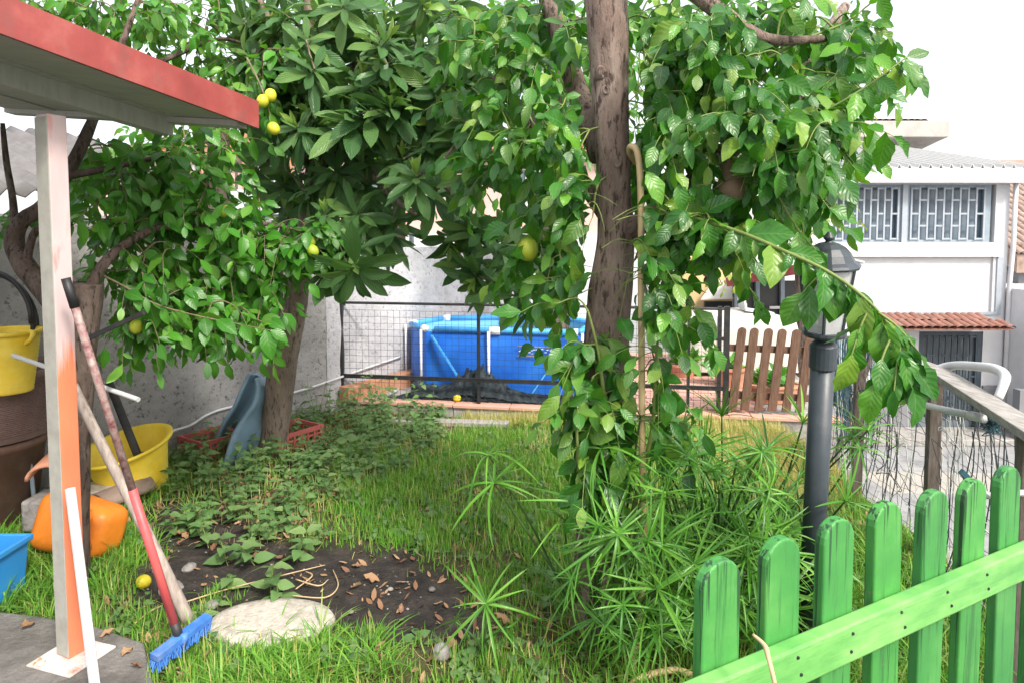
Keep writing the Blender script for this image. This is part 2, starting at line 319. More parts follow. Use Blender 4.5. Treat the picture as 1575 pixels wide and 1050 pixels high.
def green_paint():
    m = bpy.data.materials.new('green_painted_wood'); t, p, o = nodes_of(m); v = coords(t, (16, 16, 1.1)); n = tex(t, v, 2.2, 8, .65)
    v2 = coords(t, (1, 1, 1)); n2 = tex(t, v2, 6, 6)
    col = ramp(t, n2, [(.3, (.032, .19, .036)), (.5, (.05, .25, .045)), (.72, (.1, .33, .07))])
    fine = ramp(t, n, [(.36, (.75, .75, .75)), (.45, (.05, .05, .05)), (.58, (0, 0, 0)), (.7, (.45, .45, .45))]); col = mixc(t, fine, col, (.022, .1, .028))
    v3 = coords(t, (75, 75, 1.6)); n3 = tex(t, v3, 1.0, 4, .55); tco = t.nodes.new('ShaderNodeTexCoord'); szz = t.nodes.new('ShaderNodeSeparateXYZ'); t.links.new(tco.outputs['Object'], szz.inputs[0])
    zr = t.nodes.new('ShaderNodeMapRange'); t.links.new(szz.outputs[2], zr.inputs[0]); zr.inputs[1].default_value = .93; zr.inputs[2].default_value = 1.08; zr.inputs[3].default_value = 0; zr.inputs[4].default_value = .085
    sb_ = t.nodes.new('ShaderNodeMath'); sb_.operation = 'SUBTRACT'; t.links.new(n3, sb_.inputs[0]); t.links.new(zr.outputs[0], sb_.inputs[1])     # end grain splits more towards the sawn tops
    crack = ramp(t, sb_.outputs[0], [(.335, (1, 1, 1)), (.38, (0, 0, 0))]); col = mixc(t, crack, col, (.012, .045, .016))
    oi = t.nodes.new('ShaderNodeObjectInfo'); hv = t.nodes.new('ShaderNodeMapRange'); t.links.new(oi.outputs['Random'], hv.inputs[0]); hv.inputs[3].default_value = 0; hv.inputs[4].default_value = .55; col = mixc(t, hv.outputs[0], col, (.03, .17, .05))
    vd = coords(t, (1, 1, 1)); nd = tex(t, vd, 38, 6, .7); chip = ramp(t, nd, [(.66, (0, 0, 0)), (.7, (.8, .8, .8))]); col = mixc(t, chip, col, (.16, .15, .1))
    t.links.new(col, p.inputs['Base Color']); p.inputs['Roughness'].default_value = .55
    mm = t.nodes.new('ShaderNodeMath'); mm.operation = 'SUBTRACT'; t.links.new(n, mm.inputs[0]); t.links.new(crack, mm.inputs[1]); bump(t, p, mm.outputs[0], .55, .004); return m
M['green_paint'] = green_paint()
def green_rail():
    m = bpy.data.materials.new('green_painted_rail'); t, p, o = nodes_of(m); v = coords(t, (1.2, 1.2, 22)); n = tex(t, v, 2.2, 8, .65)
    v2 = coords(t, (2, 2, 6)); n2 = tex(t, v2, 4, 6)
    col = ramp(t, n2, [(.3, (.08, .29, .065)), (.5, (.13, .37, .09)), (.72, (.22, .45, .14))])
    fine = ramp(t, n, [(.34, (.45, .45, .45)), (.42, (0, 0, 0)), (.6, (0, 0, 0)), (.7, (.35, .35, .35))]); col = mixc(t, fine, col, (.06, .22, .06))
    t.links.new(col, p.inputs['Base Color']); p.inputs['Roughness'].default_value = .5; bump(t, p, n, .4, .004); return m
M['green_rail'] = green_rail()
def wall_mat(nm='rough_cement_render', a=(.25, .245, .24), b=(.35, .343, .337), c=(.46, .45, .44), dk=(.12, .117, .115)):
    m = bpy.data.materials.new(nm); t, p, o = nodes_of(m); v = coords(t, rnd=False)
    n1 = tex(t, v, 1.6, 8, .7); n2 = tex(t, v, 24, 8, .75); n3 = tex(t, v, 7, 6, .7)
    col = ramp(t, n1, [(.3, a), (.5, b), (.7, c)])
    sp = ramp(t, n2, [(.36, (1, 1, 1)), (.45, (0, 0, 0))]); col = mixc(t, sp, col, dk)
    d = ramp(t, n3, [(.56, (0, 0, 0)), (.72, (.6, .6, .6))]); col = mixc(t, d, col, tuple(k * .75 for k in a))
    t.links.new(col, p.inputs['Base Color']); p.inputs['Roughness'].default_value = .95; p.inputs['Specular IOR Level'].default_value = .2
    bump(t, p, n2, 1.0, .02); return m
M['wall'] = wall_mat()
M['wall_pale'] = wall_mat('mottled_whitewash', (.4, .4, .43), (.52, .52, .55), (.6, .6, .63), (.28, .28, .3))
def post_paint():    # orange undercoat below, pale pink above, brushed border
    m = bpy.data.materials.new('two_tone_post_paint'); t, p, o = nodes_of(m); tc = t.nodes.new('ShaderNodeTexCoord'); sp = t.nodes.new('ShaderNodeSeparateXYZ'); t.links.new(tc.outputs['Object'], sp.inputs[0])
    v = coords(t, (30, 30, 1.2), False); n = tex(t, v, 2, 6); a = t.nodes.new('ShaderNodeMath'); a.operation = 'MULTIPLY_ADD'; t.links.new(n, a.inputs[0]); a.inputs[1].default_value = .5; t.links.new(sp.outputs[2], a.inputs[2])
    mk = ramp(t, a.outputs[0], [(.0, (0, 0, 0)), (1, (1, 1, 1))]); mr = t.nodes.new('ShaderNodeMapRange'); t.links.new(a.outputs[0], mr.inputs[0]); mr.inputs[1].default_value = 1.37; mr.inputs[2].default_value = 1.46
    v2 = coords(t, (6, 6, 1.5), False); n2 = tex(t, v2, 2.4, 6); pk = ramp(t, n2, [(.3, (.46, .35, .35)), (.6, (.53, .42, .42)), (.74, (.5, .2, .18))])
    og = ramp(t, n2, [(.3, (.56, .15, .07)), (.7, (.64, .2, .1))]); col = mixc(t, mr.outputs[0], og, pk)
    t.links.new(col, p.inputs['Base Color']); p.inputs['Roughness'].default_value = .6; bump(t, p, n, .15, .003); return m
M['post_paint'] = post_paint()

M['leaf_lemon'] = leaf_mat('lemon_leaf', [(.03, .15, .014), (.048, .21, .018), (.018, .1, .012), (.08, .29, .024), (.036, .17, .016), (.15, .35, .035), (.034, .13, .014), (.05, .18, .016), (.04, .15, .015)], .38, .3, (.22, .6, .02), .22, bmp=.2, nv=7, spec=.5)
M['leaf_citrus'] = leaf_mat('citrus_leaf', [(.02, .11, .014), (.032, .155, .017), (.012, .07, .012), (.06, .22, .02), (.022, .12, .014), (.12, .32, .028), (.017, .095, .013), (.2, .34, .04), (.025, .12, .014)], .35, .28, (.16, .58, .015), .2, bmp=.25, nv=7, spec=.5)
M['leaf_loquat'] = leaf_mat('loquat_leaf', [(.055, .15, .042), (.08, .19, .06), (.04, .11, .036), (.12, .25, .08), (.06, .16, .048), (.17, .3, .075), (.05, .135, .04)], .32, .26, (.16, .36, .04), .35, (.15, .24, .1), .8, 12)
M['leaf_young'] = leaf_mat('young_leaf', [(.2, .34, .06), (.28, .4, .12), (.16, .3, .06), (.25, .4, .08)], .45, .35, (.4, .6, .08), .3)
M['leaf_far'] = leaf_mat('far_leaf', [(.12, .22, .03), (.2, .32, .04), (.3, .36, .05), (.08, .16, .03), (.17, .27, .04)], .5, .4, (.45, .6, .06), 0)
M['leaf_weed'] = leaf_mat('weed_leaf', [(.1, .22, .065), (.15, .28, .09), (.08, .17, .055), (.2, .31, .11), (.12, .24, .075)], .5, .3, (.22, .4, .06), .25, (.2, .3, .12))
M['leaf_papyrus'] = leaf_mat('papyrus_leaf', [(.03, .13, .018), (.06, .2, .022), (.12, .31, .035), (.022, .09, .016), (.17, .4, .05), (.05, .19, .022), (.1, .29, .03), (.045, .17, .02)], .34, .28, (.3, .5, .05), 0)
M['grass'] = leaf_mat('grass_blade', [(.1, .29, .035), (.15, .38, .04), (.075, .23, .03), (.23, .44, .06), (.12, .33, .035), (.34, .44, .12)], .5, .36, (.3, .55, .05), 0)
M['grass_dry'] = leaf_mat('dry_grass_blade', [(.52, .5, .15), (.62, .56, .22), (.42, .5, .1), (.64, .52, .28), (.44, .5, .1), (.57, .44, .2)], .6, .3, (.5, .45, .12), 0)
# ================================================================== the setting
COURT = -2.5
EDGE = 2.14        # garden edge on the right, above the courtyard
def ground_mat():
    m = bpy.data.materials.new('garden_soil'); t, p, o = nodes_of(m); v = coords(t, rnd=False)
    at = t.nodes.new('ShaderNodeAttribute'); at.attribute_name = 'turf'
    n1 = tex(t, v, 9, 10, .7); n2 = tex(t, v, 60, 8, .7); n3 = tex(t, v, 3, 6)
    soil = ramp(t, n1, [(.3, (.026, .024, .023)), (.5, (.052, .046, .042)), (.7, (.105, .088, .074))])
    lit = ramp(t, n2, [(.6, (0, 0, 0)), (.72, (1, 1, 1))]); soil = mixc(t, lit, soil, (.11, .085, .065))
    turf = ramp(t, n1, [(.3, (.06, .07, .02)), (.55, (.14, .13, .06)), (.75, (.24, .18, .1))])
    col = mixc(t, at.outputs['Fac'], soil, turf); t.links.new(col, p.inputs['Base Color']); p.inputs['Roughness'].default_value = .97; p.inputs['Specular IOR Level'].default_value = .15
    m2 = t.nodes.new('ShaderNodeMath'); m2.operation = 'ADD'; t.links.new(n1, m2.inputs[0]); t.links.new(n2, m2.inputs[1]); bump(t, p, m2.outputs[0], .9, .03); return m
M['soil'] = ground_mat()

def ell(px, py, cx, cy, rx, ry, rot=0):
    c, s = math.cos(R(rot)), math.sin(R(rot)); dx, dy = px - cx, py - cy
    return ((dx * c + dy * s) / rx) ** 2 + ((-dx * s + dy * c) / ry) ** 2
def nz(x, y, s=1.0, o=0.0): return mnoise.noise(Vector((x * s + o, y * s - o, o * 1.7)))
def ground_z(x, y):
    z = .022 * nz(x, y, 2.1) + .012 * nz(x, y, 6.3, 3)
    z += .05 * math.exp(-((x + 1.6) ** 2 + (y - 4.6) ** 2) / .8)
    z += .04 * math.exp(-((x + .75) ** 2 + (y - 4.4) ** 2) / .7)
    b = bare(x, y)
    if b > 0: z += b * (.014 * nz(x, y, 14, 1) + .01 * nz(x, y, 25, 4) - .012)
    return z
SOIL_E = [(500, 900, 240, 72, 4), (340, 850, 150, 62, 18), (640, 945, 130, 52, 8), (270, 905, 75, 45, 0)]
def bare(x, y):
    """1 in the bare soil patch, 0 in the turf"""
    px, py = pxy(x, y); k = .34 * nz(x, y, 3.2, 7) + .3 * nz(x, y, 9, 2) + .2 * nz(x, y, 22, 5)
    b = min(ell(px, py, *e) for e in SOIL_E) + k
    return max(0., min(1., (1.12 - b) / .55))

big = MB().grid([[(-260, -60, COURT), (260, -60, COURT)], [(-260, 420, COURT), (260, 420, COURT)]])
prop(big.build('courtyard_ground', M['courtyard']), 'pale grey paved courtyard below the garden', kind='structure')
# garden: raised block with its relief on top
xs = np.concatenate([[-16, -9, -6, -4.5], np.linspace(-3.6, EDGE, 116)]); ys = np.concatenate([[-6, -2, .6], np.linspace(1.6, 6.3, 96), [7.5, 9.6]])
gm = MB(); rows = [[(x, y, ground_z(x, y) if (1.5 < y < 6.4 and x > -3.7) else -.01) for x in xs] for y in ys]; gm.grid(rows)
nx, ny = len(xs), len(ys)
edge = [(EDGE, y, COURT) for y in ys]; b0 = len(gm.v); gm.v += edge
for j in range(ny - 1): gm.f.append((j * nx + nx - 1, b0 + j, b0 + j + 1, (j + 1) * nx + nx - 1))
b1 = len(gm.v); gm.v += [(x, ys[0], COURT) for x in xs]
for i in range(nx - 1): gm.f.append((i, b1 + i, b1 + i + 1, i + 1))
b2 = len(gm.v); gm.v += [(x, ys[-1], COURT) for x in xs]
for i in range(nx - 1): gm.f.append(((ny - 1) * nx + i + 1, b2 + i + 1, b2 + i, (ny - 1) * nx + i))
gobj = gm.build('garden_ground', M['soil'], smooth=True); prop(gobj, 'dark soil and turf of the raised garden', kind='structure')
att = gobj.data.attributes.new('turf', 'FLOAT', 'POINT'); vals = np.zeros(len(gobj.data.vertices), np.float32)
for i, v_ in enumerate(gobj.data.vertices):
    x, y, z = v_.co
    if 1.5 < y < 6.4: vals[i] = (1 - bare(x, y)) * (.55 + .5 * nz(x, y, 2, 5)) 
att.data.foreach_set('value', np.clip(vals, 0, 1))

# terrace with kerb, pavers on its right part
KL, KR = Vector((-1.72, 6.07, 0)), Vector((2.72, 5.36, 0)); kd = (KR - KL).normalized(); kn = Vector((-kd.y, kd.x, 0))
TZ = .12
def kp(s, o=0, z=TZ): return KL + kd * s + kn * o + Vector((0, 0, z))
KLEN = (KR - KL).length
terr = MB().hexa([kp(-.3, .1, -.3), kp(KLEN, .1, -.3), kp(KLEN, 3.6, -.3), kp(-.3, 3.6, -.3), kp(-.3, .1, TZ - .006), kp(KLEN, .1, TZ - .006), kp(KLEN, 3.6, TZ - .006), kp(-.3, 3.6, TZ - .006)])
terr_o = prop(terr.build('terrace', M['concrete']), 'raised concrete terrace carrying the blue pool', kind='structure')
wall_r = MB().hexa([kp(KLEN - 1.2, .02, COURT), kp(KLEN, .02, COURT), kp(KLEN, 3.6, COURT), kp(KLEN - 1.2, 3.6, COURT), kp(KLEN - 1.2, .02, -.29), kp(KLEN, .02, -.29), kp(KLEN, 3.6, -.29), kp(KLEN - 1.2, 3.6, -.29)])
prop(wall_r.build('retaining_wall', M['concrete']), 'concrete wall below the terrace corner', kind='structure')
s = -.28; k = 0
while s < KLEN - .02:
    ln = min(.5, KLEN - s); a = s + .003; b = s + ln - .003; dz = random.uniform(-.004, .004)
    mb = MB().hexa([kp(a, 0, -.2), kp(b, 0, -.2), kp(b, .11, -.2), kp(a, .11, -.2), kp(a, 0, TZ - .03 + dz), kp(b, 0, TZ - .03 + dz), kp(b, .11, TZ - .03 + dz), kp(a, .11, TZ - .03 + dz)])
    bev(mb.build('kerb_stone', M['concrete'], terr_o), .006)
    mb = MB().hexa([kp(a, -.02, TZ - .028 + dz), kp(b, -.02, TZ - .028 + dz), kp(b, .13, TZ - .028 + dz), kp(a, .13, TZ - .028 + dz), kp(a, -.02, TZ + dz), kp(b, -.02, TZ + dz), kp(b, .13, TZ + dz), kp(a, .13, TZ + dz)])
    bev(mb.build('kerb_tile', M['tile_pink'], terr_o), .005); s += ln
tile = mesh_only('paver', MB().box((0, 0, 0), (.19, .095, .02)), M['tile_pink'])
for i in range(26):
    for j in range(9):
        sx = 2.1 + j * .198 + (.099 if i % 2 else 0); of = .19 + i * .103
        if sx > KLEN - .1: continue
        inst('paver', tile, terr_o, axes(kd, kn, Vector((0, 0, 1)), kp(sx, of, TZ + .002 + random.uniform(-.002, .002))))
# grey plank lying below the kerb and the shed's slab
mb = MB().beam(kp(.75, -.28, .03), kp(1.75, -.22, .03), .12, .035); prop(bev(mb.build('plank', M['rail_grey'], origin=kp(.75, -.28, .02))), 'grey weathered plank lying in leaves below the terrace kerb', 'plank')
slab = [G(-60, 945), G(60, 958), G(150, 975), G(222, 1000), G(240, 1075), G(200, 1250), G(-500, 1250), G(-400, 990)]
mb = MB(); n = len(slab); mb.add([(p.x, p.y, -.15) for p in slab] + [(p.x + .01 * nz(p.x, p.y, 9), p.y, .035) for p in slab], [tuple(range(n))[::-1], tuple(range(n, 2 * n))] + [(i, (i + 1) % n, n + (i + 1) % n, n + i) for i in range(n)])
so = prop(bev(mb.build('concrete_slab', M['slab']), .012, 3), 'rough grey concrete slab under the canopy post', kind='structure')

# ------------------------------------------------------------------ garden wall on the left
WA, WB = Vector((-2.344, 4.859, 0)), Vector((-1.645, 5.92, 0)); wd = (WB - WA).normalized(); wn = Vector((-wd.y, wd.x, 0))   # wn points away from the garden
def wp(s, o, z): return WA + wd * s + wn * o + Vector((0, 0, z))
def wall_block(name, s0, s1, h, mat, label, step=.12):
    ns = int((s1 - s0) / step); rows = []
    for j in range(int(h / step) + 2):
        z = min(h, -.1 + j * step); rows.append([wp(s0 + (s1 - s0) * i / ns, .018 * mnoise.noise(Vector((i * .5, j * .5, 3))), z) for i in range(ns + 1)])
    mb = MB().grid(rows); L = len(rows) - 1
    top = [wp(s0, .18, h), wp(s1, .18, h)]; b = len(mb.v); mb.v += [tuple(p) for p in top] + [tuple(wp(s0, .18, -.1)), tuple(wp(s1, .18, -.1))]
    r = L * (ns + 1); mb.f.append(tuple(range(r, r + ns + 1)) + (b + 1, b)); mb.f.append((b, b + 1, b + 3, b + 2))
    mb.f.append(tuple(i * (ns + 1) for i in range(L + 1)) + (b, b + 2)); mb.f.append(tuple(i * (ns + 1) + ns for i in range(L, -1, -1)) + (b + 3, b + 1))
    o = mb.build(name, mat, origin=wp(s0, 0, 0)); return prop(o, label, 'wall')
wall_block('garden_wall', -3.2, 1.3, 1.72, M['wall'], 'rough grey cement garden wall behind the lemon tree')
wall_block('garden_wall', 1.303, 4.6, 1.46, M['wall_pale'], 'lighter whitewashed wall beside the blue pool')
# white water pipe clipped along the wall
pp = [G(258, 668, .25), None]
path = smooth_path([P(225, 690, 4.55), P(272, 666, 4.70), P(300, 655, 4.83), P(345, 634, 4.98), P(412, 615, 5.38), P(460, 603, 5.62), P(512, 590, 5.85), P(580, 569, 6.22), P(640, 551, 6.6)], 5)
path = [Vector((*(WA + wd * ((p - WA).dot(wd)) - wn * .02).xy, p.z)) for p in path]
prop(MB().tube(path, .0105, 8).build('water_pipe', M['white_plastic'], origin=path[0], smooth=True), 'thin white water pipe running along the grey wall', 'pipe')
# brick edging on the terrace against the wall
be = thing('brick_edging', wp(1.36, -.1, TZ), 'row of orange hollow bricks along the white wall base', 'edging')
for i in range(7):
    sA = 1.40 + i * .262; mb = MB().hexa([wp(sA, -.16, TZ - .01), wp(sA + .25, -.16, TZ - .01), wp(sA + .25, -.04, TZ - .01), wp(sA, -.04, TZ - .01), wp(sA, -.16, TZ + .13), wp(sA + .25, -.16, TZ + .13), wp(sA + .25, -.04, TZ + .13), wp(sA, -.04, TZ + .13)])
    bev(mb.build('brick', M['brick'], be), .006)

# ------------------------------------------------------------------ behind the wall: corrugated lean-to, pale house, metal pole
mb = MB(); rows = []
for j in range(9):
    row = []
    for i in range(140):
        sA = -4.2 + i * .034; o_ = .25 + j * .28; zz = 1.86 + j * .085 + .028 * math.sin(i * .034 / .146 * 2 * math.pi)
        row.append(wp(sA, o_, zz + .01 * nz(i * .2, j, 1)))
    rows.append(row)
mb.grid(rows)
lt = thing('lean_to_roof', wp(-3, 1, 0), 'grey corrugated sheet roof behind the left garden wall', 'roof')
o = mb.build('corrugated_sheet', M['corrugated'], lt, smooth=True); sm = o.modifiers.new('thick', 'SOLIDIFY'); sm.thickness = .012
for sA in (-3.9, -1.8, .3): MB().beam(wp(sA, 1.4, COURT), wp(sA, 1.4, 2.16), .1, .1, (1, 0, 0)).build('support_post', M['post_brown'], lt)

def pxbox(mb, x0, y0, x1, y1, d, th, push=0):
    a, b, c, e = P(x0, y1, d), P(x1, y1, d), P(x1, y0, d), P(x0, y0, d); t = Vector((0, th, 0)); q = Vector((0, push, 0))
    return mb.hexa([a + q, b + q, b + q + t, a + q + t, e + q, c + q, c + q + t, e + q + t])
house = thing('pale_house', P(600, 560, 17), 'pale pink house with white ground floor behind the loquat tree', 'house')
mb = MB(); pxbox(mb, 150, 235, 960, 360, 17, 4); mb.build('upper_wall', M['pink_wall'], house)
mb = MB(); D = 16.8
pxbox(mb, 100, 360, 735, 640, D, 4.4); pxbox(mb, 735, 360, 795, 470, D, 4.4); pxbox(mb, 735, 520, 795, 640, D, 4.4); pxbox(mb, 795, 360, 1000, 640, D, 4.4); mb.build('wall', M['white_wall'], house)
for x0, x1 in ((738, 762), (768, 792)):
    mb = MB(); pxbox(mb, x0, 472, x1, 518, D, .06, .12); wo = mb.build('window', M['pane'], house)
    mb = MB(); pxbox(mb, x0 - 2, 470, x0 + 1, 520, D, .1, .05); pxbox(mb, x1 - 1, 470, x1 + 2, 520, D, .1, .05); pxbox(mb, x0 + 1, 470, x1 - 1, 473, D, .1, .05); mb.build('frame', M['white_paint'], wo)
for x0, x1, y0, y1 in ((300, 345, 255, 320), (400, 450, 250, 315), (545, 590, 250, 318), (790, 830, 262, 322)):
    mb = MB(); pxbox(mb, x0, y0, x1, y1, 17, .1, -.04); wo = mb.build('window', M['pane'], house)
    mb = MB(); 
    for a in (x0, (x0 + x1) / 2, x1): pxbox(mb, a - 2, y0, a + 2, y1, 17, .06, -.1)
    pxbox(mb, x0 - 4, y1, x1 + 4, y1 + 4, 17, .16, -.16); mb.build('frame', M['white_paint'], wo)
mb = MB(); pxbox(mb, 130, 226, 980, 236, 17, 5, -.4); mb.build('eaves', M['terracotta'], house)
bal = thing('balcony', P(400, 330, 12), 'white balcony with orange posts seen through the lemon tree', 'balcony')
mb = MB(); pxbox(mb, 300, 292, 455, 330, 12, 1.2); mb.build('floor_slab', M['white_wall'], bal)
for i in range(9): mb = MB(); pxbox(mb, 312 + i * 16, 250, 315 + i * 16, 293, 12, .05, .03); mb.build('baluster', M['post_brown'], bal)
for x in (305, 372, 440): mb = MB(); pxbox(mb, x, 205, x + 9, 292, 12, .12, .01); mb.build('post', M['brick'], bal)
mb = MB(); pxbox(mb, 303, 246, 452, 250, 12, .08, .02); mb.build('handrail', M['post_brown'], bal)
mb = MB(); pxbox(mb, 305, 331, 452, 700, 12, 1.0, .1); mb.build('base_wall', M['white_wall'], bal)
a = P(633, 560, 7.9); a.z = TZ - .02; b = P(633, 358, 7.9)
prop(MB().tube([a, b], .028, 10).build('steel_pole', M['steel_blue'], origin=a, smooth=True), 'tall dark grey steel pole behind the blue pool', 'pole')

# ------------------------------------------------------------------ white house on the right
D = 14.0
wh = thing('white_house', (P(1420, 500, D).x, D, COURT), 'white house with grilled upper window and tiled door awning', 'house')
cz = lambda py: P(1400, py, D).z
def wbox(mb, x0, x1, z0, z1, y0, y1):
    X0, X1 = P(x0, 400, D).x, P(x1, 400, D).x
    return mb.hexa([(X0, y0, z0), (X1, y0, z0), (X1, y1, z0), (X0, y1, z0), (X0, y0, z1), (X1, y0, z1), (X1, y1, z1), (X0, y1, z1)])
zs, zt, z9 = cz(373), cz(284), cz(262)
mb = MB(); wbox(mb, 1150, 1279, COURT, z9, D, D + 5); wbox(mb, 1528, 1549, COURT, z9, D, D + 5); wbox(mb, 1279, 1528, zs - .02, zs, D + .02, D + .3); wbox(mb, 1279, 1528, cz(480), zs - .02, D + .05, D + 5)
wbox(mb, 1279, 1418, COURT, cz(480), D, D + 5); wbox(mb, 1517, 1528, COURT, cz(480), D, D + 5); wbox(mb, 1418, 1517, cz(510), cz(480), D, D + 5); wbox(mb, 1279, 1528, zt, z9, D, D + .4)
mb.build('wall', M['white_wall'], wh)
mb = MB(); wbox(mb, 1240, 1536, cz(395), zs - .005, D - .07, D + .04); mb.build('sill_band', M['white_paint'], wh)
mb = MB(); wbox(mb, 1533, 1541, cz(480), cz(396), D - .03, D + .01); wbox(mb, 1240, 1541, cz(484), cz(479.6), D - .035, D + .04); mb.build('panel_trim', M['grille'], wh)
mb = MB(); wbox(mb, 1279, 1528, zs, zt, D + .25, D + .35); mb.build('window_back', M['dark_panel'], wh)
def grille(x0, x1, z0, z1, y, parent, mat, ncol, thick):
    X0, X1 = P(x0, 400, D).x, P(x1, 400, D).x; wdt = (X1 - X0) / ncol; g = MB(); H = z1 - z0
    for i in range(ncol + 1): g.box((X0 + i * wdt, y, (z0 + z1) / 2), (thick, .03, H))
    for i in range(ncol):
        for f in ((.27, .76) if i % 2 else (.02, .5, .98)): g.box((X0 + (i + .5) * wdt, y + .003, z0 + f * H), (wdt - thick, .024, thick))
    return g.build('grille', mat, parent)
for x0, x1 in ((1281, 1384), (1396, 1516)):
    win = MB(); wbox(win, x0, x1, zs + .02, zt - .02, D + .14, D + .16); wo = win.build('window', M['pane'], wh)
    fr = MB(); wbox(fr, x0 - 2, x0 + 3, zs, zt, D + .05, D + .13); wbox(fr, x1 - 3, x1 + 7, zs, zt, D + .05, D + .13); wbox(fr, x0 + 3, x1 - 3, zt - .06, zt, D + .05, D + .13); wbox(fr, x0 + 3, x1 - 3, zs, zs + .05, D + .05, D + .13); fr.build('frame', M['steel_blue'], wo)
    grille(x0 + 4, x1 - 4, zs + .05, zt - .06, D + .03, wo, M['grille'], 9, .035)
mb = MB(); wbox(mb, 1385.5, 1393.5, zs, zt, D + .0, D + .12); mb.build('mullion', M['grille'], wh)
# sheet roof sloping up to the back
rows = []; n = 150; X0, X1 = P(1225, 400, D).x, P(1556, 400, D).x
for j in range(2):
    row = []
    for i in range(n):
        x = X0 + (X1 - X0) * i / (n - 1); ph = (i % 7); row.append((x - j * 1.25 * i / n, D - .3 + j * 3.6, z9 + .02 + j * .92 + (.07 if ph < 2 else 0)))
    rows.append(row)
o = MB().grid(rows).build('sheet_roof', M['white_corr'], wh); sm = o.modifiers.new('thick', 'SOLIDIFY'); sm.thickness = .02
mb = MB(); wbox(mb, 1225, 1556, cz(283), z9 + .005, D - .34, D - .01); mb.build('gutter', M['white_paint'], wh)
mb = MB(); xg = P(1552, 400, D).x; mb.tube([(xg, D - .1, cz(283)), (xg, D - .1, cz(380)), (xg - .03, D - .08, cz(440)), (xg - .03, D - .08, COURT)], .045, 8); mb.build('downpipe', M['white_paint'], wh, smooth=True)
# upper slab with curved underside and a few tiles
D2 = 17.6; mb = MB(); ux0, ux1 = P(1180, 300, D2 - .9).x, P(1457, 300, D2 - .9).x; zz = lambda py: P(1400, py, D2 - .9).z
prof = [(-.9, zz(211)), (-.9, zz(186)), (3, zz(186)), (3, zz(240)), (.3, zz(240)), (-.1, zz(232))]
nP = len(prof); mb.add([(ux0, D2 + a, b) for a, b in prof] + [(ux1 - (.55 if i >= 4 else 0), D2 + a, b) for i, (a, b) in enumerate(prof)], [tuple(range(nP)), tuple(range(2 * nP - 1, nP - 1, -1))] + [(i, i + nP, (i + 1) % nP + nP, (i + 1) % nP) for i in range(nP)])
bev(mb.build('upper_slab', M['slab_wall'], wh), .02)
barrel = MB(); rws = [[(.095 * math.cos(math.pi * (1 - k / 7)) * (1 - .12 * j), j * .42, .075 * math.sin(math.pi * k / 7) * (1 - .1 * j)) for k in range(8)] for j in range(2)]; barrel.grid(rws)
bm_red = mesh_only('roof_tile', barrel, M['redtile'], True); bm_br = mesh_only('roof_tile', barrel, M['rooftile'], True)
upr = MB(); pxbox(upr, 1200, 184, 1402, 187, D2, 2, -.1); ur = upr.build('roof_bed', M['terracotta'], wh)
for i in range(22):
    for j in range(3): inst('roof_tile', bm_red, ur, Matrix.Translation((P(1200, 300, D2).x + i * .155 + random.uniform(-.02, .02), D2 - .6 + j * .36, zz(186) + .02 + j * .06)) @ Matrix.Rotation(R(8), 4, 'X'))
# tiled awning over the door
mb = MB(); za_ = P(1400, 506, D - .72).z; ax0, ax1 = P(1370, 400, D - .72).x, P(1566, 400, D - .72).x; mb.hexa([(ax0, D - .72, za_ - .03), (ax1, D - .72, za_ - .03), (ax1 - .45, D - .01, cz(486) - .03), (ax0, D - .01, cz(486) - .03), (ax0, D - .72, za_), (ax1, D - .72, za_), (ax1 - .45, D - .01, cz(486)), (ax0, D - .01, cz(486))])
awo = mb.build('awning', M['redtile'], wh)
sl = math.atan2(cz(486) - za_, .71)
for r_ in range(2):
    n = 15
    for i in range(n):
        x = ax0 + .1 + i * (ax1 - ax0 - .18 - r_ * .2) / (n - 1); sc = Matrix.Diagonal((.88, .95, .8, 1))
        inst('roof_tile', bm_red, awo, Matrix.Translation((x, D - .75 + r_ * .36, za_ + .012 + r_ * .36 * math.tan(sl))) @ Matrix.Rotation(sl + R(random.uniform(-1, 3)), 4, 'X') @ sc)
do = MB(); wbox(do, 1420, 1515, COURT, cz(510), D + .1, D + .14); do_ = do.build('door', M['door_pane'], wh)
fr = MB(); wbox(fr, 1418, 1422.5, COURT, cz(510) - .01, D + .01, D + .09); wbox(fr, 1510, 1517, COURT, cz(510) - .01, D + .01, D + .09); wbox(fr, 1422.5, 1510, cz(516), cz(510) - .01, D + .01, D + .09); fr.build('frame', M['dark_grille'], do_)
grille(1424, 1509, COURT + .3, cz(516), D + .03, do_, M['dark_grille'], 9, .04)
mb = MB(); wbox(mb, 1150, 1417, COURT, cz(592), D - .05, D - .005); wbox(mb, 1518, 1549, COURT, cz(592), D - .05, D - .005); mb.build('dado', M['dado'], wh)
# lower wing at the right with brown barrel tiles
wing = thing('side_house', (P(1600, 500, 15).x, 15, COURT), 'white side wing with brown barrel tile roof at right edge', 'house')
xl = P(1552, 400, 14).x; mb = MB(); mb.hexa([(xl, 13.2, COURT), (xl + 9, 13.2, COURT), (xl + 9, 20, COURT), (xl, 20, COURT), (xl, 13.2, P(1560, 448, 13.2).z), (xl + 9, 13.2, P(1560, 448, 13.2).z), (xl + 9, 20, P(1560, 448, 13.2).z), (xl, 20, P(1560, 448, 13.2).z)]); mb.build('wall', M['white_wall'], wing)
mb = MB(); za, zb = P(1560, 470, 13.2).z, P(1560, 416, 13.2).z; mb.hexa([(xl + .03, 13.02, za), (xl + 9, 13.02, za), (xl + 9, 13.19, za), (xl + .03, 13.19, za), (xl + .03, 13.02, zb), (xl + 9, 13.02, zb), (xl + 9, 13.19, zb), (xl + .03, 13.19, zb)]); bev(mb.build('parapet', M['white_paint'], wing), .02)
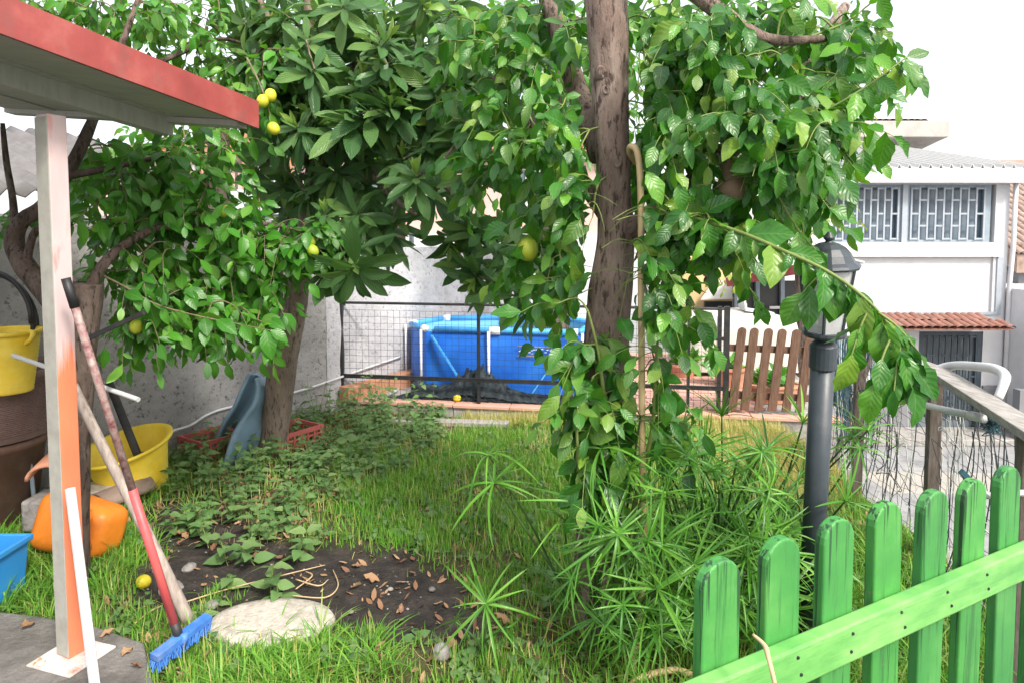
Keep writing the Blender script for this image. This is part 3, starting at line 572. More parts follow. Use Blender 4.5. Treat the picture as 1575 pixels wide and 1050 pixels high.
mb = MB(); za, zb = COURT, P(1560, 600, 13).z; mb.hexa([(xl - .4, 13.0, za), (xl + 9, 12.4, za), (xl + 9, 13.19, za), (xl - .4, 13.19, za), (xl - .4, 13.0, zb), (xl + 9, 12.4, zb - .3), (xl + 9, 13.19, zb - .3), (xl - .4, 13.19, zb)]); mb.build('dado', M['dado'], wing)
xr = P(1498, 300, 16.5).x; z0 = P(1520, 392, 15).z; z1 = P(1520, 246, 20).z
mb = MB(); mb.hexa([(xr, 15, z0 - .4), (xr + 9, 15, z0 - .4), (xr + 9, 20, z1 - .4), (xr, 20, z1 - .4), (xr, 15, z0), (xr + 9, 15, z0), (xr + 9, 20, z1), (xr, 20, z1)]); wr = mb.build('roof', M['rooftile'], wing)
sl = math.atan2(z1 - z0, 5)
for i in range(14):
    for j in range(15):
        inst('roof_tile', bm_br, wr, Matrix.Translation((xr + .1 + i * .2 + random.uniform(-.012, .012), 14.95 + j * .34 * math.cos(sl), z0 + .0 + j * .34 * math.sin(sl) + .008)) @ Matrix.Rotation(sl + R(random.uniform(-1, 2)), 4, 'X'))
mb = MB(); mb.hexa([(xr + .2, 15.2, P(1560, 440, 15).z), (xr + 9, 15.2, P(1560, 440, 15).z), (xr + 9, 18, P(1560, 440, 15).z), (xr + .2, 18, P(1560, 440, 15).z), (xr + .2, 15.2, z0 - .38), (xr + 9, 15.2, z0 - .38), (xr + 9, 18, z0 - .38), (xr + .2, 18, z0 - .38)]); mb.build('upper_wall', M['dado'], wing)
# steps of the courtyard: pale strip and kerb in front of the house
mb = MB(); mb.hexa([(6, 10.6, COURT), (16, 10.2, COURT), (16, 11.2, COURT), (6, 11.6, COURT), (6, 10.6, COURT + .006), (16, 10.2, COURT + .006), (16, 11.2, COURT + .006), (6, 11.6, COURT + .006)]); prop(mb.build('paving_strip', M['strip']), 'beige paving strip crossing the courtyard', kind='structure')
mb = MB(); mb.hexa([(5, 13.0, COURT), (10.3, 13.0, COURT), (10.3, 13.9, COURT), (5, 13.9, COURT), (5, 13.0, COURT + .13), (10.3, 13.0, COURT + .13), (10.3, 13.9, COURT + .13), (5, 13.9, COURT + .13)]); prop(bev(mb.build('pavement', M['concrete']), .02), 'low concrete pavement before the white house door', kind='structure')
# ================================================================== canopy of the shed
FF, FN = P(392, 176, 3.1), P(-120, -25, 1.9); fd = (FF - FN).normalized(); left = Vector((-fd.y, fd.x, 0)).normalized() + Vector((0, 0, .1)); FN = FF - fd * 3.2
sh = thing('shed_canopy', G(110, 1005), 'red edged shed canopy on a two tone orange post', 'canopy')
U = Vector((0, 0, 1))
def quad_slab(name, a, b, c, d, t, mat, par): return MB().hexa([a - U * t, b - U * t, c - U * t, d - U * t, a, b, c, d]).build(name, mat, par)
MB().hexa([FN - U * .062, FF - U * .062, FF - U * .062 - left * .022, FN - U * .062 - left * .022, FN + U * .058, FF + U * .058, FF + U * .058 - left * .022, FN + U * .058 - left * .022]).build('fascia', M['redpaint'], sh)
for k in range(4):
    a0, a1 = .002 + k * .38, .375 + k * .38
    quad_slab('soffit_board', FN - U * .02 + left * a0, FF - U * .02 + left * a0 - fd * .015, FF - U * .02 + left * a1 - fd * .015, FN - U * .02 + left * a1, .028 + .006 * (k % 2), M['soffit'], sh)
quad_slab('roof_sheet', FN + U * .03, FF + U * .03, FF + U * .03 + left * 1.6, FN + U * .03 + left * 1.6, .018, M['redpaint'], sh)
e0 = FF + left * .43 - fd * .05; MB().hexa([e0 - fd * 3.0 - U * .13, e0 - U * .13, e0 + left * .09 - U * .13, e0 - fd * 3.0 + left * .09 - U * .13, e0 - fd * 3.0 - U * .052, e0 - U * .052, e0 + left * .09 - U * .052, e0 - fd * 3.0 + left * .09 - U * .052]).build('beam', M['soffit'], sh)
e1 = FF + left * .02 - fd * .03; MB().hexa([e1 + left * .0 - fd * .06 - U * .075, e1 - U * .075, e1 + left * 1.5 - U * .075, e1 + left * 1.5 - fd * .06 - U * .075, e1 - fd * .06 - U * .0505, e1 - U * .0505, e1 + left * 1.5 - U * .0505, e1 + left * 1.5 - fd * .06 - U * .0505]).build('end_batten', M['soffit'], sh)
pb = G(112, 1003, .04); ptop = 2.02; ang = R(-25); w2 = .034
Mr = Matrix.Rotation(ang, 4, 'Z'); po = MB().box((pb.x, pb.y, (ptop + .04) / 2), (w2 * 2, w2 * 2, ptop - .04), Mr).build('post', M['post_paint'], sh); bev(po, .004)
fx = Mr @ Vector((0, -1, 0)); MB().box((pb.x + fx.x * (w2 + .002), pb.y + fx.y * (w2 + .002), (ptop + .04) / 2), (w2 * 1.98, .003, ptop - .06), Mr).build('post_side', M['postgrey'], sh)
bp_ = MB().box((pb.x + .01, pb.y - .02, .04), (.21, .19, .008), Matrix.Rotation(R(-18), 4, 'Z')).build('base_plate', M['rust'], sh); bev(bp_, .002)

# ------------------------------------------------------------------ junk beside the canopy
def rod(name, a, b, r, mat, label, cat, n=10, parent=None):
    o = MB().tube([a, b], r, n).build(name, mat, parent, None if parent else (a if a.z < b.z else b), smooth=False)
    if label: prop(o, label, cat)
    return o
# broom
ba, bb = P(101, 428, 2.34), P(277, 985, 2.47)
hb = G(283, 1008, .03); bb = Vector((bb.x, bb.y, bb.z))
br = thing('broom', G(280, 1018), 'broom with red and worn handle and blue head leaning on post', 'broom')
bd = (bb - ba); 
MB().tube([ba, ba + bd * .075], .0155, 10).build('grip', M['black_rubber'], br, smooth=True)
MB().tube([ba + bd * .075, ba + bd * .56], .0135, 10).build('upper_handle', M['worn_handle'], br, smooth=True)
MB().tube([ba + bd * .56, ba + bd * .95], .0155, 10).build('lower_handle', M['red_handle'], br, smooth=True)
MB().tube([ba + bd * .945, ba + bd * 1.0], .0175, 10).build('socket', M['black_rubber'], br, smooth=True)
h0, h1 = P(238, 1050, 2.36), P(322, 988, 2.58); h0.z = .085; h1.z = .11
hd = (h1 - h0).normalized(); hc = (h0 + h1) / 2
MB().beam(h0, h1, .04, .022, Vector((0, -.25, 1))).build('head', M['blue_brush'], br)
MB().tube([ba + bd * .99, Vector((hc.x + .02, hc.y, .09))], [.02, .026], 10).build('neck', M['blue_brush'], br, smooth=True)
mb = MB()
for i in range(46):
    for j in range(4):
        t_ = (i + random.random()) / 46; c = h0.lerp(h1, t_) + Vector((-hd.y, hd.x, 0)) * ((j - 1.5) * .012) - U * .014; e = c - U * (.034 + random.uniform(-.008, .006)) + Vector((random.uniform(-.012, .012), random.uniform(-.018, .008), 0))
        mb.tube([c, e], .0022, 4, False)
prop(mb.build('bristles', M['blue_brush'], br), kind='stuff')
# grey wooden pole, white pole, other rods
a, b = P(112, 592, 2.72), G(292, 958, .0); gp = smooth_path([b, b.lerp(a, .35) + Vector((.006, 0, 0)), b.lerp(a, .7), a], 5)
prop(MB().tube(gp, lerp_list([.026, .0225, .02, .019], len(gp)), 10, jitter=.05).build('wooden_pole', M['grey_wood'], origin=b, smooth=True), 'weathered grey wooden pole leaning behind the broom', 'pole')
a, b = P(108, 750, 2.37), G(150, 1085, .03); rod('white_pole', b, a, .0165, M['white_plastic'], 'short white plastic pole leaning on the orange post', 'pole')
rod('white_pipe', P(20, 546, 3.35), P(213, 614, 3.1), .0115, M['white_plastic'], 'white plastic pipe crossing behind the orange post', 'pipe')
rod('black_rod', P(110, 532, 2.98), P(221, 481, 2.86), .013, M['black_metal'], 'black square rod sticking out of the lemon trunk', 'rod', 4)
rod('grey_tube', G(56, 800), P(44, 692, 3.7), .011, M['steel_blue'], 'thin grey tube standing before the brown planters', 'tube')

def lathe_thing(name, loc, prof, mat, label, cat, n=36, M_=None, group=None, smooth=True):
    return prop(MB().lathe(prof, loc, n, M_).build(name, mat, origin=loc, smooth=smooth), label, cat, group)
# stacked brown planters
pc = Vector((-2.93, 3.72, 0))
pl = thing('brown_planter', pc, 'plain dark brown planter standing lowest beneath the ribbed one', 'planter')
MB().lathe([(.2, 0), (.23, .02), (.29, .43), (.31, .44), (.31, .48), (.28, .48), (.26, .43), (.2, .04), (0, .04)], pc, 36).build('pot', M['brown_plastic'], pl, smooth=True)
pc2 = pc + Vector((0, 0, .48)); prof = [(.24, 0), (.33, .015), (.345, .05)]
for i in range(27): prof += [(.352 + .0007 * i, .058 + i * .0105), (.346 + .0007 * i, .0625 + i * .0105)]
prof += [(.372, .35), (.385, .356), (.387, .378), (.372, .384), (.35, .37), (.3, .06), (0, .06)]
pl2 = thing('brown_planter', pc2, 'ribbed brown planter with rolled rim under the yellow bucket', 'planter'); MB().lathe(prof, pc2, 48).build('pot', M['mauve_plastic'], pl2, smooth=False)
mb = MB().lathe([(0, .30), (.33, .30)], pc2, 24); mb.build('soil', M['soil'], pl2)
# yellow bucket on the planters
bc = P(8, 570, 3.5); bc.z = .785; bk = thing('yellow_bucket', bc, 'yellow ribbed bucket standing on the brown planters', 'bucket')
prof = [(.115, 0), (.12, .004)]
for i in range(14): prof += [(.122 + .0028 * i, .015 + .02 * i), (.1205 + .0028 * i, .022 + .02 * i)]
prof += [(.163, .3), (.175, .302), (.177, .318), (.165, .322), (.155, .31), (.118, .012), (0, .012)]
MB().lathe(prof, bc, 36).build('body', M['yellow_plastic'], bk, smooth=True)
MB().tube(smooth_path([bc + Vector((.16, -.03, .315)), bc + Vector((.195, -.06, .312)), bc + Vector((.19, -.07, .285)), bc + Vector((.155, -.06, .26))], 4), .012, 8).build('lug', M['yellow_plastic'], bk, smooth=True)
# coil of black hose
cc = P(-14, 498, 3.62); coil = [cc + Vector((math.cos(a) * (.215 + .006 * math.sin(a * 2.3)), .02 * math.sin(a * .31) + .03 * a / 12, math.sin(a) * (.27 + .012 * math.sin(a * .7)))) for a in np.linspace(0, 6 * math.pi, 96)]
prop(MB().tube(coil, .0125, 8).build('hose_coil', M['black_rubber'], origin=cc - U * .28, smooth=True), 'coil of black hose hanging behind the yellow bucket', 'hose')
# yellow tub, tilted, with a black post foot in it
tc_ = G(222, 762); tub = thing('yellow_tub', tc_, 'wide yellow ribbed tub tilted on the ground by the stump', 'tub')
tm = Matrix.Rotation(R(-9), 4, 'Y') @ Matrix.Rotation(R(11), 4, 'X'); prof = [(.16, 0), (.17, .004)]
for i in range(16): prof += [(.172 + .0042 * i, .014 + .0165 * i), (.17 + .0042 * i, .02 + .0165 * i)]
prof += [(.245, .285), (.27, .287), (.274, .302), (.262, .308), (.238, .297), (.168, .014), (0, .014)]
MB().lathe(prof, tc_ + Vector((-.05, .03, .035)), 40, tm).build('body', M['yellow_plastic'], tub, smooth=True)
pf = tc_ + Vector((-.02, .0, .1)); pft = P(168, 588, 4.2)
mb = MB().tube([pf + Vector((0, 0, .12)), pft], .024, 10); mb.lathe([(.05, .10), (.05, .125), (.035, .135), (.026, .17), (0, .17)], pf, 14); prop(mb.build('post_foot', M['black_metal'], origin=pf, smooth=False), 'black metal post foot standing in the yellow tub', 'post')
# jerrycan
jc = G(112, 862) + Vector((0, .05, 0)); jr = thing('orange_jerrycan', jc, 'orange plastic jerrycan lying in grass behind the post', 'jerrycan')
bm = bmesh.new(); bmesh.ops.create_cube(bm, size=1)
for v in bm.verts: v.co = Vector((v.co.x * .40, v.co.y * .22, v.co.z * .27))
bmesh.ops.bevel(bm, geom=bm.edges[:], offset=.085, segments=6, affect='EDGES', profile=.6)
Mj = Matrix.Translation(jc + Vector((0, .02, .15))) @ Matrix.Rotation(R(-10), 4, 'Z') @ Matrix.Rotation(R(9), 4, 'Y') @ Matrix.Rotation(R(-14), 4, 'X')
for v in bm.verts:
    c = v.co.copy(); c.z *= 1 - .10 * (c.x / .2); 
    if abs(c.y) > .07: c.y *= 1 - .10 * math.exp(-((c.x / .1) ** 2 + (c.z / .07) ** 2))
    v.co = Mj @ c - jc
me = bpy.data.meshes.new('body'); bm.to_mesh(me); bm.free(); link('body', me, M['orange_plastic'], jr, smooth=True)
MB().tube(smooth_path([Mj @ Vector(q) for q in ((.10, -.08, .10), (.13, -.135, .06), (.15, -.14, 0), (.15, -.10, -.05))], 5), .016, 8).build('handle', M['orange_plastic'], jr, smooth=True)
MB().lathe([(.03, 0), (.03, .03), (.026, .034), (0, .034)], Mj @ Vector((.07, -.1, .05)), 16, Matrix.Rotation(R(80), 4, 'X')).build('cap', M['black_rubber'], jr, smooth=False)
for k_ in (-.09, -.03): MB().beam(Mj @ Vector((k_, -.1, -.09)), Mj @ Vector((k_, -.1, .09)), .012, .012).build('rib', M['orange_plastic'], jr)
# blue bin
bb_ = G(-28, 925); bn = thing('blue_bin', bb_, 'bright blue plastic bin cut off at the left edge', 'bin'); 
mb = MB(); o2 = .15; ih = .25
outer = [(-.19, -.12), (.13, -.12), (.13, .12), (-.19, .12)]
def ring(k, z, e): return [bb_ + Vector((x * k + e * (1 if x > 0 else -1), y * k + e * (1 if y > 0 else -1), z)) for x, y in outer]
loops = [ring(.88, .012, 0), ring(1, ih - .03, 0), ring(1, ih - .028, .014), ring(1, ih, .014), ring(1, ih, -.004), ring(.86, .03, 0)]
for L_ in loops: mb.v += [tuple(q) for q in L_]
for i in range(5):
    for k in range(4): mb.f.append((i * 4 + k, i * 4 + (k + 1) % 4, i * 4 + 4 + (k + 1) % 4, i * 4 + 4 + k))
mb.f += [(3, 2, 1, 0), (20, 21, 22, 23)]; bev(mb.build('body', M['blue_bin'], bn), .006)
MB().box(bb_ + Vector((-.03, -.118, .13)), (.15, .012, .1)).build('panel', M['blue_bin'], bn)
# terracotta tiles and stones around the stump
def halftile(c, L, r, rz, rx, label, mat=M['terracotta']):
    Mt = Matrix.Translation(c) @ Matrix.Rotation(rz, 4, 'Z') @ Matrix.Rotation(rx, 4, 'X'); mb = MB()
    rows = [[Mt @ Vector((r * (1 - .12 * j) * math.cos(math.pi * k / 10), j * L, r * .8 * math.sin(math.pi * k / 10))) for k in range(11)] for j in (0, 1)]
    mb.grid(rows); o = mb.build('roof_tile', mat, origin=c, smooth=True); s_ = o.modifiers.new('thick', 'SOLIDIFY'); s_.thickness = .014; return prop(o, label, 'roof tile')
halftile(P(72, 738, 3.35), .3, .085, R(15), R(6), 'curved terracotta roof tile lying beside the brown planter')
halftile(P(150, 778, 3.75), .3, .075, R(-30), R(3), 'curved brown roof tile half buried below the yellow tub', M['rooftile'])
mb = MB().box(P(148, 748, 3.8) + Vector((0, .12, -.1)), (.3, .2, .14), Matrix.Rotation(R(20), 4, 'Z')); prop(bev(mb.build('stone_block', M['disc'], origin=P(148, 748, 3.8) - U * .17), .02, 3), 'pale stone block under the yellow tub', 'block')
mb = MB().box(P(70, 770, 3.4) + Vector((.0, .06, -.07)), (.22, .18, .16)); prop(bev(mb.build('stone_block', M['stone'], origin=P(70, 770, 3.4) - U * .15), .015), 'dark stone block below the terracotta roof tile', 'block')

# ------------------------------------------------------------------ slate-blue plastic chute and red crates against the wall
ch = [  # rear lip, deep back, outer right, near lip  (pixel, pixel, metres away), bottom to top
 ((326, 700, 4.78), (345, 708, 4.92), (380, 722, 4.66), (338, 728, 4.36)),
 ((334, 678, 4.80), (354, 684, 4.96), (390, 694, 4.70), (346, 700, 4.38)),
 ((346, 650, 4.82), (370, 652, 4.98), (401, 660, 4.76), (356, 668, 4.42)),
 ((361, 627, 4.84), (384, 624, 5.00), (407, 630, 4.84), (370, 645, 4.52)),
 ((371, 604, 4.86), (394, 600, 5.00), (414, 606, 4.88), (386, 622, 4.58)),
 ((380, 586, 4.88), (398, 584, 5.00), (417, 597, 4.90), (393, 600, 4.66)),
 ((386, 575, 4.88), (393, 576, 4.96), (399, 584, 4.92), (391, 582, 4.76))]
rows = []
for cs in ch:
    rows.append(smooth_path([P(*q) for q in cs], 5))
cols = list(zip(*rows)); cols = [smooth_path(c, 4) for c in cols]; rows = list(zip(*cols))
o = MB().grid(rows).build('plastic_chute', M['slate_plastic'], origin=G(355, 720), smooth=True); s_ = o.modifiers.new('thick', 'SOLIDIFY'); s_.thickness = .022
prop(o, 'slate blue curved plastic slide section leaning beside the loquat trunk', 'slide')
def crate(c, rz, label, L=.5, W=.3, H=.18):
    t_ = thing('red_crate', c, label, 'crate', 'red crates by the loquat trunk'); Mc = Matrix.Translation(c) @ Matrix.Rotation(rz, 4, 'Z')
    def bx(name, ctr, size): return inst(name, mesh_only(name, MB().box((0, 0, 0), size), M['crate_red']), t_, Mc @ Matrix.Translation(ctr))
    for sx, sy in ((-1, -1), (1, -1), (1, 1), (-1, 1)): bx('corner_post', (sx * (L / 2 - .015), sy * (W / 2 - .015), H / 2), (.03, .03, H))
    for z in (.02, H - .015):
        for sy in (-1, 1): bx('rim', (0, sy * (W / 2 - .012), z), (L - .06, .016, .03))
        for sx in (-1, 1): bx('rim', (sx * (L / 2 - .012), 0, z), (.016, W - .06, .03))
    for i in range(5):
        for sy in (-1, 1): bx('slat', ((i - 2) * (L - .1) / 5, sy * (W / 2 - .013), H / 2), (.016, .01, H - .06))
    for k in range(3):
        for sx in (-1, 1): bx('slat', (sx * (L / 2 - .013), (k - 1) * W / 4, H / 2), (.01, .016, H - .06))
        for sy in (-1, 1): bx('slat', (0, sy * (W / 2 - .0145), .07 + k * .05), (L - .06, .006, .014))
    bx('base', (0, 0, .012), (L - .04, W - .04, .012)); return t_
crate(G(438, 700) + Vector((0, .1, 0)), R(56), 'red lattice crate right of the loquat trunk', .4)
crate(G(322, 708) + Vector((-.0, .05, 0)), R(56), 'dark red crate behind the slate blue slide', .34)

# ------------------------------------------------------------------ black fence with wire mesh on the terrace
fe = thing('black_fence', kp(0, .06), 'low black metal fence with square wire mesh along the terrace', 'fence')
def on_fence(px):        # distance along the kerb of a pixel column
    r = ray(px, 500); A = kp(0, .06); den = r.x * kd.y - r.y * kd.x; t_ = (A.x * kd.y - A.y * kd.x) / den; q = Vector((r.x * t_, r.y * t_, 0)); return (q - KL).dot(kd)
s0, s1 = on_fence(498), on_fence(1113); sg = s1; FT, FB = .985, .33
for px, r_ in ((514, .013), (524, .022), (736, .013), (1060, .011), (1107, .016), (1118, .022)):
    sP = on_fence(px); MB().beam(kp(sP, .06, TZ - .02), kp(sP, .06, FT + (.02 if px > 1100 else 0)), r_ * 2, r_ * 2, kd).build('fence_post', M['black_metal'], fe)
MB().tube([kp(s0 - .08, .055, FT), kp(s1, .055, FT)], .012, 8).build('top_rail', M['black_metal'], fe)
MB().beam(kp(on_fence(514), .045, FB), kp(s1, .045, FB), .02, .035).build('bottom_rail', M['black_metal'], fe)
MB().beam(kp(on_fence(1040), .05, .74), kp(s1, .05, .74), .02, .03).build('middle_rail', M['black_metal'], fe)
mb = MB(); a0 = on_fence(530); nW = int((s1 - a0) / .058)
for i in range(nW + 1):
    sA = a0 + (s1 - a0) * i / nW; mb.tube([kp(sA + .006 * nz(i, z * 3, .9), .03 + .008 * nz(i, z, 1.3), z) for z in np.linspace(TZ + .04, .92 + .012 * nz(i, 1, .7), 7)], .0016, 4, False)
for j in range(14):
    z = TZ + .05 + j * .058; mb.tube([kp(a0 + (s1 - a0) * i / 40, .03 + .008 * nz(i * .6, j, 1.1), z + .008 * nz(i * .5, j, .9)) for i in range(41)], .0016, 4, False)
prop(mb.build('wire_mesh', M['net_wire'], fe), kind='stuff')
# brown picket gate
gt = thing('picket_gate', kp(on_fence(1130), .08), 'small brown wooden picket gate right of the black fence', 'gate')
for i, (x, yt, yb) in enumerate(((1138, 508, 618), (1157, 511, 624), (1179, 514, 626), (1200, 517, 631), (1222, 521, 636), (1243, 524, 640))):
    sP = on_fence(x); zt_ = .835 - .002 * i; lean = -.05; a, b = kp(sP + lean / 2 - .02, .08, TZ + .03), kp(sP - lean / 2, .08, zt_); w_ = .034
    pr = []; hh = (b - a).length; nn = 8
    out = [(-w_, 0), (w_, 0), (w_, hh - w_)] + [(w_ * math.cos(math.pi * k / nn), hh - w_ + w_ * math.sin(math.pi * k / nn)) for k in range(1, nn)] + [(-w_, hh - w_)]
    up = (b - a).normalized(); n_ = len(out); mb = MB(); f0 = [a + kd * x_ + up * z_ - kn * .011 for x_, z_ in out]; f1 = [q + kn * .022 for q in f0]
    mb.add(f0 + f1, [tuple(range(n_)), tuple(range(2 * n_ - 1, n_ - 1, -1))] + [(k, k + n_, (k + 1) % n_ + n_, (k + 1) % n_) for k in range(n_)]); bev(mb.build('picket', M['brown_wood'], gt), .003)
for z in (.66, .27): MB().beam(kp(on_fence(1122), .108, z), kp(on_fence(1256), .108, z - .01), .03, .055).build('rail', M['brown_wood'], gt)

# ------------------------------------------------------------------ pool
RZ = .71
rim = [G(x, y, RZ) for x, y in ((655, 506), (632, 498), (682, 489.5), (846, 487), (915, 497), (889, 512))]; n = len(rim); cen = sum(rim, Vector()) / n
pool = thing('blue_pool', (cen.x, cen.y, TZ), 'blue frame swimming pool with white uprights and rim', 'pool')
mb = MB(); seg = 10
for e in range(n):
    a, b = rim[e], rim[(e + 1) % n]; rows = []; outw = Vector(((b - a).y, -(b - a).x, 0)).normalized()
    if outw.dot((a + b) / 2 - cen) < 0: outw = -outw
    for z in np.linspace(0, 1, 8):
        row = []
        for i in range(seg + 1):
            p = a.lerp(b, i / seg); bul = .045 * math.sin(math.pi * i / seg) * math.sin(math.pi * min(1, .15 + z * .85)) ; row.append((p.x + outw.x * bul, p.y + outw.y * bul, TZ + .005 + z * (RZ - TZ - .03)))
        rows.append(row)
    mb.grid(rows)
mb.build('liner', M['pool_blue'], pool, smooth=True)
mb = MB(); mb.add([Vector((*(cen + (p - cen) * .985).xy, RZ - .12)) for p in rim], [tuple(range(n))]); mb.build('water', M['water'], pool)
inn = [cen + (p - cen) * .978 for p in rim]; mb = MB().grid([[Vector((p.x, p.y, RZ - .14)) for p in inn + inn[:1]], [Vector((p.x, p.y, RZ)) for p in inn + inn[:1]]]); mb.build('inner_lining', M['pool_inner'], pool)
for e in range(n):
    a, b = rim[e], rim[(e + 1) % n]; MB().tube([a.lerp(b, .06), b.lerp(a, .06)], .03, 10).build('rim_tube', M['pool_rim'], pool, smooth=True)
    out_ = (a - cen).normalized(); MB().tube([a - (a - b).normalized() * -.0 + U * .004 + (b - a) * -.0, a + (b - a).normalized() * .07 + U * .002], .032, 10).build('corner_joint', M['pool_white'], pool, smooth=True)
    q = a + out_ * .05; MB().tube([q, Vector((q.x, q.y, TZ))], .012, 8).build('upright', M['pool_white'], pool, smooth=True)
fa, fb = rim[-1], rim[0]; fo = Vector(((fb - fa).y, -(fb - fa).x, 0)).normalized(); fo = fo if fo.y < 0 else -fo
m_ = fa.lerp(fb, .57) + fo * .055; MB().tube([m_, Vector((m_.x, m_.y, TZ))], .014, 8).build('upright', M['pool_white'], pool, smooth=True)
MB().tube([fa.lerp(fb, .57) + fo * .01 - fo * 0, fa.lerp(fb, .50) + fo * .01], .037, 10).build('corner_joint', M['pool_white'], pool, smooth=True)
for t0_, t1_ in ((.95, .66), (.05, .30)):
    a = fa.lerp(fb, t0_) + fo * .05; b = fa.lerp(fb, t1_) + fo * .2; MB().beam(Vector((a.x, a.y, RZ - .05)), Vector((b.x, b.y, TZ + .01)), .012, .035, fo).build('brace', M['pool_rim'], pool)
mb = MB()
for k in range(2):
    a = fa.lerp(fb, .14) + fo * .052 ; b = fa.lerp(fb, .38) + fo * .056; z = RZ - .13 - k * .085; mb.beam(Vector((a.x, a.y, z)), Vector((b.x, b.y, z + .004)), .006, .009, fo)
mb.build('print_stripe', M['brick'], pool)
mb = MB()
for i in range(16):
    t_ = .15 + .22 * random.random(); a = fa.lerp(fb, t_) + fo * (.05 + .012); mb.box((a.x, a.y, RZ - random.uniform(.145, .205)), (.018, .004, .006))
mb.build('print_marks', M['pool_white'], pool)
# heap of dark shade net at its foot
hp = thing('shade_net', kp(on_fence(760), .2), 'heap of dark shade netting between pool and fence', 'net')
mb = MB(); rows = []
for i in range(70):
    t_ = i / 69; sA = on_fence(628) + t_ * (on_fence(900) - on_fence(628)); hh = .06 + .2 * math.exp(-((t_ - .38) / .16) ** 2) + .09 * math.exp(-((t_ - .02) / .1) ** 2) + .05 * nz(i * .3, 1, 1)
    rows.append([kp(sA, .10 + .2 * j / 12 + .012 * nz(i, j, .9), TZ + max(.004, hh * math.sin(math.pi * min(1, .08 + j / 12)) * (1 + .55 * nz(i * .9, j * .5, 1.3) + .4 * nz(i * 2.1, j, 1.7)))) for j in range(13)])
mb.grid(rows); mb.build('fold', M['net_dark'], hp, smooth=True)
mb = MB()
for i in range(620):
    t_ = random.random(); sA = on_fence(632) + t_ * (on_fence(895) - on_fence(632)); hh = .06 + .2 * math.exp(-((t_ - .38) / .16) ** 2); q = []
    L_ = random.uniform(.15, .45); dr = random.choice((-1, 1)) * random.uniform(.3, 1)
    for k in range(6):
        u = k / 5; q.append(kp(sA + dr * L_ * u, .11 + .09 * (1 - u) + .02 * nz(i, k, .7), TZ + .008 + max(0, hh * (1 - u) ** 1.4 + .015 * nz(i, k * .7, .8))))
    mb.tube(q, random.uniform(.0015, .004), 4, False)
prop(mb.build('net_strand', M['net_dark'], hp), kind='stuff')
# odds and ends on the terrace
for px, py, c1, lab in ((560, 596, 'pool_rim', 'blue and white plastic ball beside the terrace fence post'), (530, 603, 'teal_net', 'crumpled blue bag at the foot of the fence post')):
    c = G(px, py + 8, TZ); bm = bmesh.new(); bmesh.ops.create_icosphere(bm, subdivisions=3, radius=.055 if px == 560 else .075)
    for v in bm.verts: v.co *= 1 + (.02 if px == 560 else .25) * mnoise.noise(v.co * 30); v.co.z += .05
    me = bpy.data.meshes.new('ball' if px == 560 else 'bag'); bm.to_mesh(me); bm.free(); prop(link('ball' if px == 560 else 'plastic_bag', me, M[c1], origin=c, smooth=True), lab, 'ball' if px == 560 else 'bag')
lathe_thing('grey_bucket', G(608, 580, TZ) + Vector((0, .1, 0)), [(.055, 0), (.06, .17), (.066, .175), (.062, .19), (.05, .17), (.045, .01), (0, .01)], M['concrete'], 'small grey tube end standing left of the pool', 'tube', 18)
rod('white_rod', G(595, 608, TZ + .02), G(612, 598, TZ + .02), .012, M['white_plastic'], 'short white rod lying left of the net heap', 'rod')
def ovoid(name, c, r, L, mat, label=None, cat=None, parent=None, Mx=None):
    prof = [(0, -L)] + [(r * math.sin(math.pi * k / 12) ** .85, -L * math.cos(math.pi * k / 12)) for k in range(1, 12)] + [(r * .12, L * .99), (0, L * 1.07)]
    o = MB().lathe(prof, c, 16, Mx).build(name, mat, parent, None if parent else c - U * r, smooth=True)
    return prop(o, label, cat) if label else o
ovoid('lemon', G(703, 617, TZ) + U * .03, .03, .036, M['lemon'], 'yellow lemon lying on the kerb before the net heap', 'lemon', None, Matrix.Rotation(R(80), 4, 'Y'))
ovoid('lemon', G(221, 905) + U * .034, .031, .036, M['lemon'], 'fallen yellow lemon on the soil beside the broom', 'lemon', None, Matrix.Rotation(R(60), 4, 'X'))
dc = G(418, 962) + Vector((0, 0, -.02)); prop(MB().lathe([(.25, 0), (.256, .035), (.245, .05), (.2, .057), (.1, .06), (0, .061)], dc, 44, None, 1, .66).build('concrete_disc', M['disc'], origin=dc, smooth=True), 'pale round cement disc lying in the grass', 'disc')
bm = bmesh.new(); bmesh.ops.create_icosphere(bm, subdivisions=3, radius=.034)
for v in bm.verts: v.co *= 1 + .06 * mnoise.noise(v.co * 25); v.co.z += .03
me = bpy.data.meshes.new('stone_ball'); bm.to_mesh(me); bm.free(); prop(link('stone_ball', me, M['stone'], origin=G(679, 1014), smooth=True), 'round grey stone ball in the grass at bottom centre', 'ball')

# ------------------------------------------------------------------ beyond the gate: planters, covered table, kiosk
def pot(c, r, h, label, plant=True, w=1.0):
    t_ = thing('terracotta_pot', c, label, 'plant pot', 'pots behind the brown gate'); MB().lathe([(r * .75, 0), (r * .95, h * .85), (r * 1.05, h * .86), (r * 1.05, h), (r * .93, h), (r * .9, h * .9), (0, h * .88)], c, 20, None, w, 1).build('pot', M['terracotta'], t_, smooth=False); return t_
POTS = [pot(kp(on_fence(1212), .55), .14, .16, 'long terracotta trough behind the right pickets of the gate', True, 1.7), pot(kp(on_fence(1155), 1.1), .16, .2, 'round terracotta pot with plant behind the left gate pickets'), pot(kp(on_fence(1075), 1.5), .15, .14, 'shallow terracotta pot behind the black fence mesh')]
cv = thing('covered_table', kp(on_fence(1110), 1.9), 'large table covered by a cream tarpaulin beyond the gate', 'table'); mb = MB(); rows = []
cA = P(1122, 560, 7.4)
